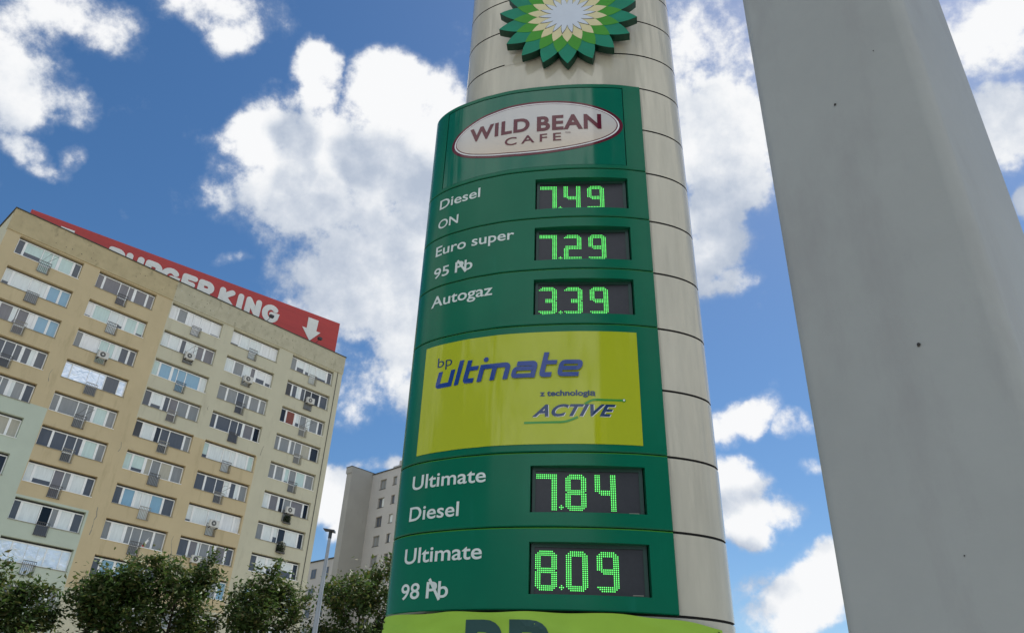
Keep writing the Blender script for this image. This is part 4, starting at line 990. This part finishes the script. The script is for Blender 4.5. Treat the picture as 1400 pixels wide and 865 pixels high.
for x, z, r_ in ((.190, 2.808, .0026), (.143, 2.170, .0031), (.155, 1.797, .0010), (.081, 2.889, .0010)):
    q = MB(); q.add([(x + r_ * math.cos(k * .7854) * (1 + .3 * math.sin(k * 2)), .0015, z + r_ * 1.4 * math.sin(k * .7854)) for k in range(8)] + [(x, .004, z)], [(k, (k + 1) % 8, 8) for k in range(8)])
    q.build('rust_spot', M['rust'], colo)

# ------------------------------------------------------------------ street lamp
lp = thing('street_lamp', 'slim grey street lamp with a flat dark head beside the ochre block', 'street lamp', (-4.08, 18.55, 0))
q = MB(); q.tube([(0, 0, 0), (0, 0, 1.0), (0, 0, 6.20)], [.090, .086, .036], 14); q.build('pole', M['steel'], lp)
q = MB(); q.add([(-.17, -.10, 6.30), (.10, -.10, 6.245), (.10, .10, 6.245), (-.17, .10, 6.30), (-.17, -.09, 6.318), (.10, -.09, 6.29), (.10, .09, 6.29), (-.17, .09, 6.318)], [(0, 3, 2, 1), (4, 5, 6, 7), (0, 1, 5, 4), (1, 2, 6, 5), (2, 3, 7, 6), (3, 0, 4, 7)]); q.tube([(0, 0, 6.10), (0, 0, 6.25)], [.042, .042], 10); q.build('head', M['lamp_dark'], lp)
q = MB(); q.box(-.14, -.05, -.06, .06, 6.270, 6.274); q.build('lens', M['screen'], lp)

# ------------------------------------------------------------------ street trees
def tree(label, x, y, h, w, seed, lean=(0, 0)):
    rg = random.Random(seed); o = thing('street_tree', label, 'tree', (x, y, 0), 0, 'street trees in front of the tower block')
    tr = MB(); top = Vector((lean[0], lean[1], h * .80))
    tr.tube([(0, 0, 0), (.03, .02, h * .18), (lean[0] * .3, lean[1] * .3, h * .4), top], [.17, .13, .10, .03], 9)
    cr_ = MB(); tips = []
    nl = 30
    for i in range(nl):
        f = .20 + .68 * (i / nl) ** .9; base = Vector((lean[0] * f, lean[1] * f, h * f * .95)); a = i * 2.4 + rg.uniform(-.4, .4)
        prof_ = math.sin(math.pi * min(1, max(.0, (f - .10) / .92)) ** .8) ** .8
        L_ = w * prof_ * rg.uniform(.50, 1.22) + .25; up = rg.uniform(.35, .9) * (.5 + f)
        d = Vector((math.cos(a), math.sin(a), up)).normalized(); p = base.copy(); pts = [p.copy()]
        for k in range(5):
            d = (d + Vector((rg.uniform(-.22, .22), rg.uniform(-.22, .22), rg.uniform(-.05, .16)))).normalized(); p = p + d * L_ / 4.2; pts.append(p.copy())
            if k >= 1: tips.append((p.copy(), d.copy(), .22 + .13 * k))
        tr.tube(pts, [.045 * (1 - .85 * k / 5) * (1.2 - f * .6) for k in range(6)], 5)
        for k in (2, 3, 4, 5):
            for _ in range(2):
                sd = (d + Vector((rg.gauss(0, .7), rg.gauss(0, .7), rg.gauss(.1, .5)))).normalized(); ln = rg.uniform(.35, .8) * (w / 2.3)
                e1 = pts[k] + sd * ln; tr.tube([pts[k], e1], [.012, .005], 4); tips.append((e1, sd, .30)); tips.append((pts[k].lerp(e1, .5), sd, .28))
    for _ in range(13):                                   # leader shoots on top
        a = rg.uniform(0, 6.28); p = top + Vector((math.cos(a) * rg.uniform(0, .5), math.sin(a) * rg.uniform(0, .5), rg.uniform(-.6, .3))); sd = Vector((math.cos(a) * .35, math.sin(a) * .35, 1)).normalized()
        ln = rg.uniform(.5, 1.5); tr.tube([p, p + sd * ln], [.015, .005], 4)
        for t in (.25, .5, .75, 1.0): tips.append((p + sd * ln * t, sd, .22))
    for (p, d, r_) in tips:
        if rg.random() < .14: continue
        n_ = int(19 * (r_ / .3) ** 2)
        for _ in range(n_):
            q_ = p + Vector((rg.gauss(0, 1), rg.gauss(0, 1), rg.gauss(0, .8))) * r_ * .50
            ax_ = (d * .4 + Vector((rg.gauss(0, 1), rg.gauss(0, 1), rg.gauss(-.35, .6)))).normalized(); sdv = ax_.cross(Vector((rg.gauss(0, .5), rg.gauss(0, .5), 1))).normalized()
            s_ = rg.uniform(.055, .145); nrm = ax_.cross(sdv) * s_ * .22
            cr_.add([q_ - ax_ * s_, q_ + sdv * s_ * .52 + nrm, q_ + ax_ * s_ * 1.1, q_ - sdv * s_ * .52 + nrm], [(0, 1, 2), (0, 2, 3)])
    tr.build('trunk', M['bark'], o); cr_.build('crown', M['leaf'], o)
def polar(b, d): return d * math.sin(R(b)), d * math.cos(R(b))
TREES = [(-31.0, 36, 7.0, 1.9, 'broad leafy street tree at the left end of the row, below the foil-covered windows'),
         (-25.4, 36, 8.6, 1.35, 'narrow street tree with a thin pointed top, second from the left end of the row'),
         (-21.6, 36, 8.8, 2.1, 'dense street tree in the middle of the row, below the flag and low ochre windows'),
         (-15.6, 37, 8.6, 2.2, 'round street tree just left of the street lamp, hiding the ochre block corner'),
         (-9.3, 37, 9.5, 2.2, 'street tree between the street lamp and the pylon, before the grey far block')]
for i, (b, d, h_, w_, lab) in enumerate(TREES):
    x, y = polar(b, d); tree(lab, x, y, h_, w_, 21 + i, (rnd.uniform(-.2, .2), rnd.uniform(-.2, .2)))
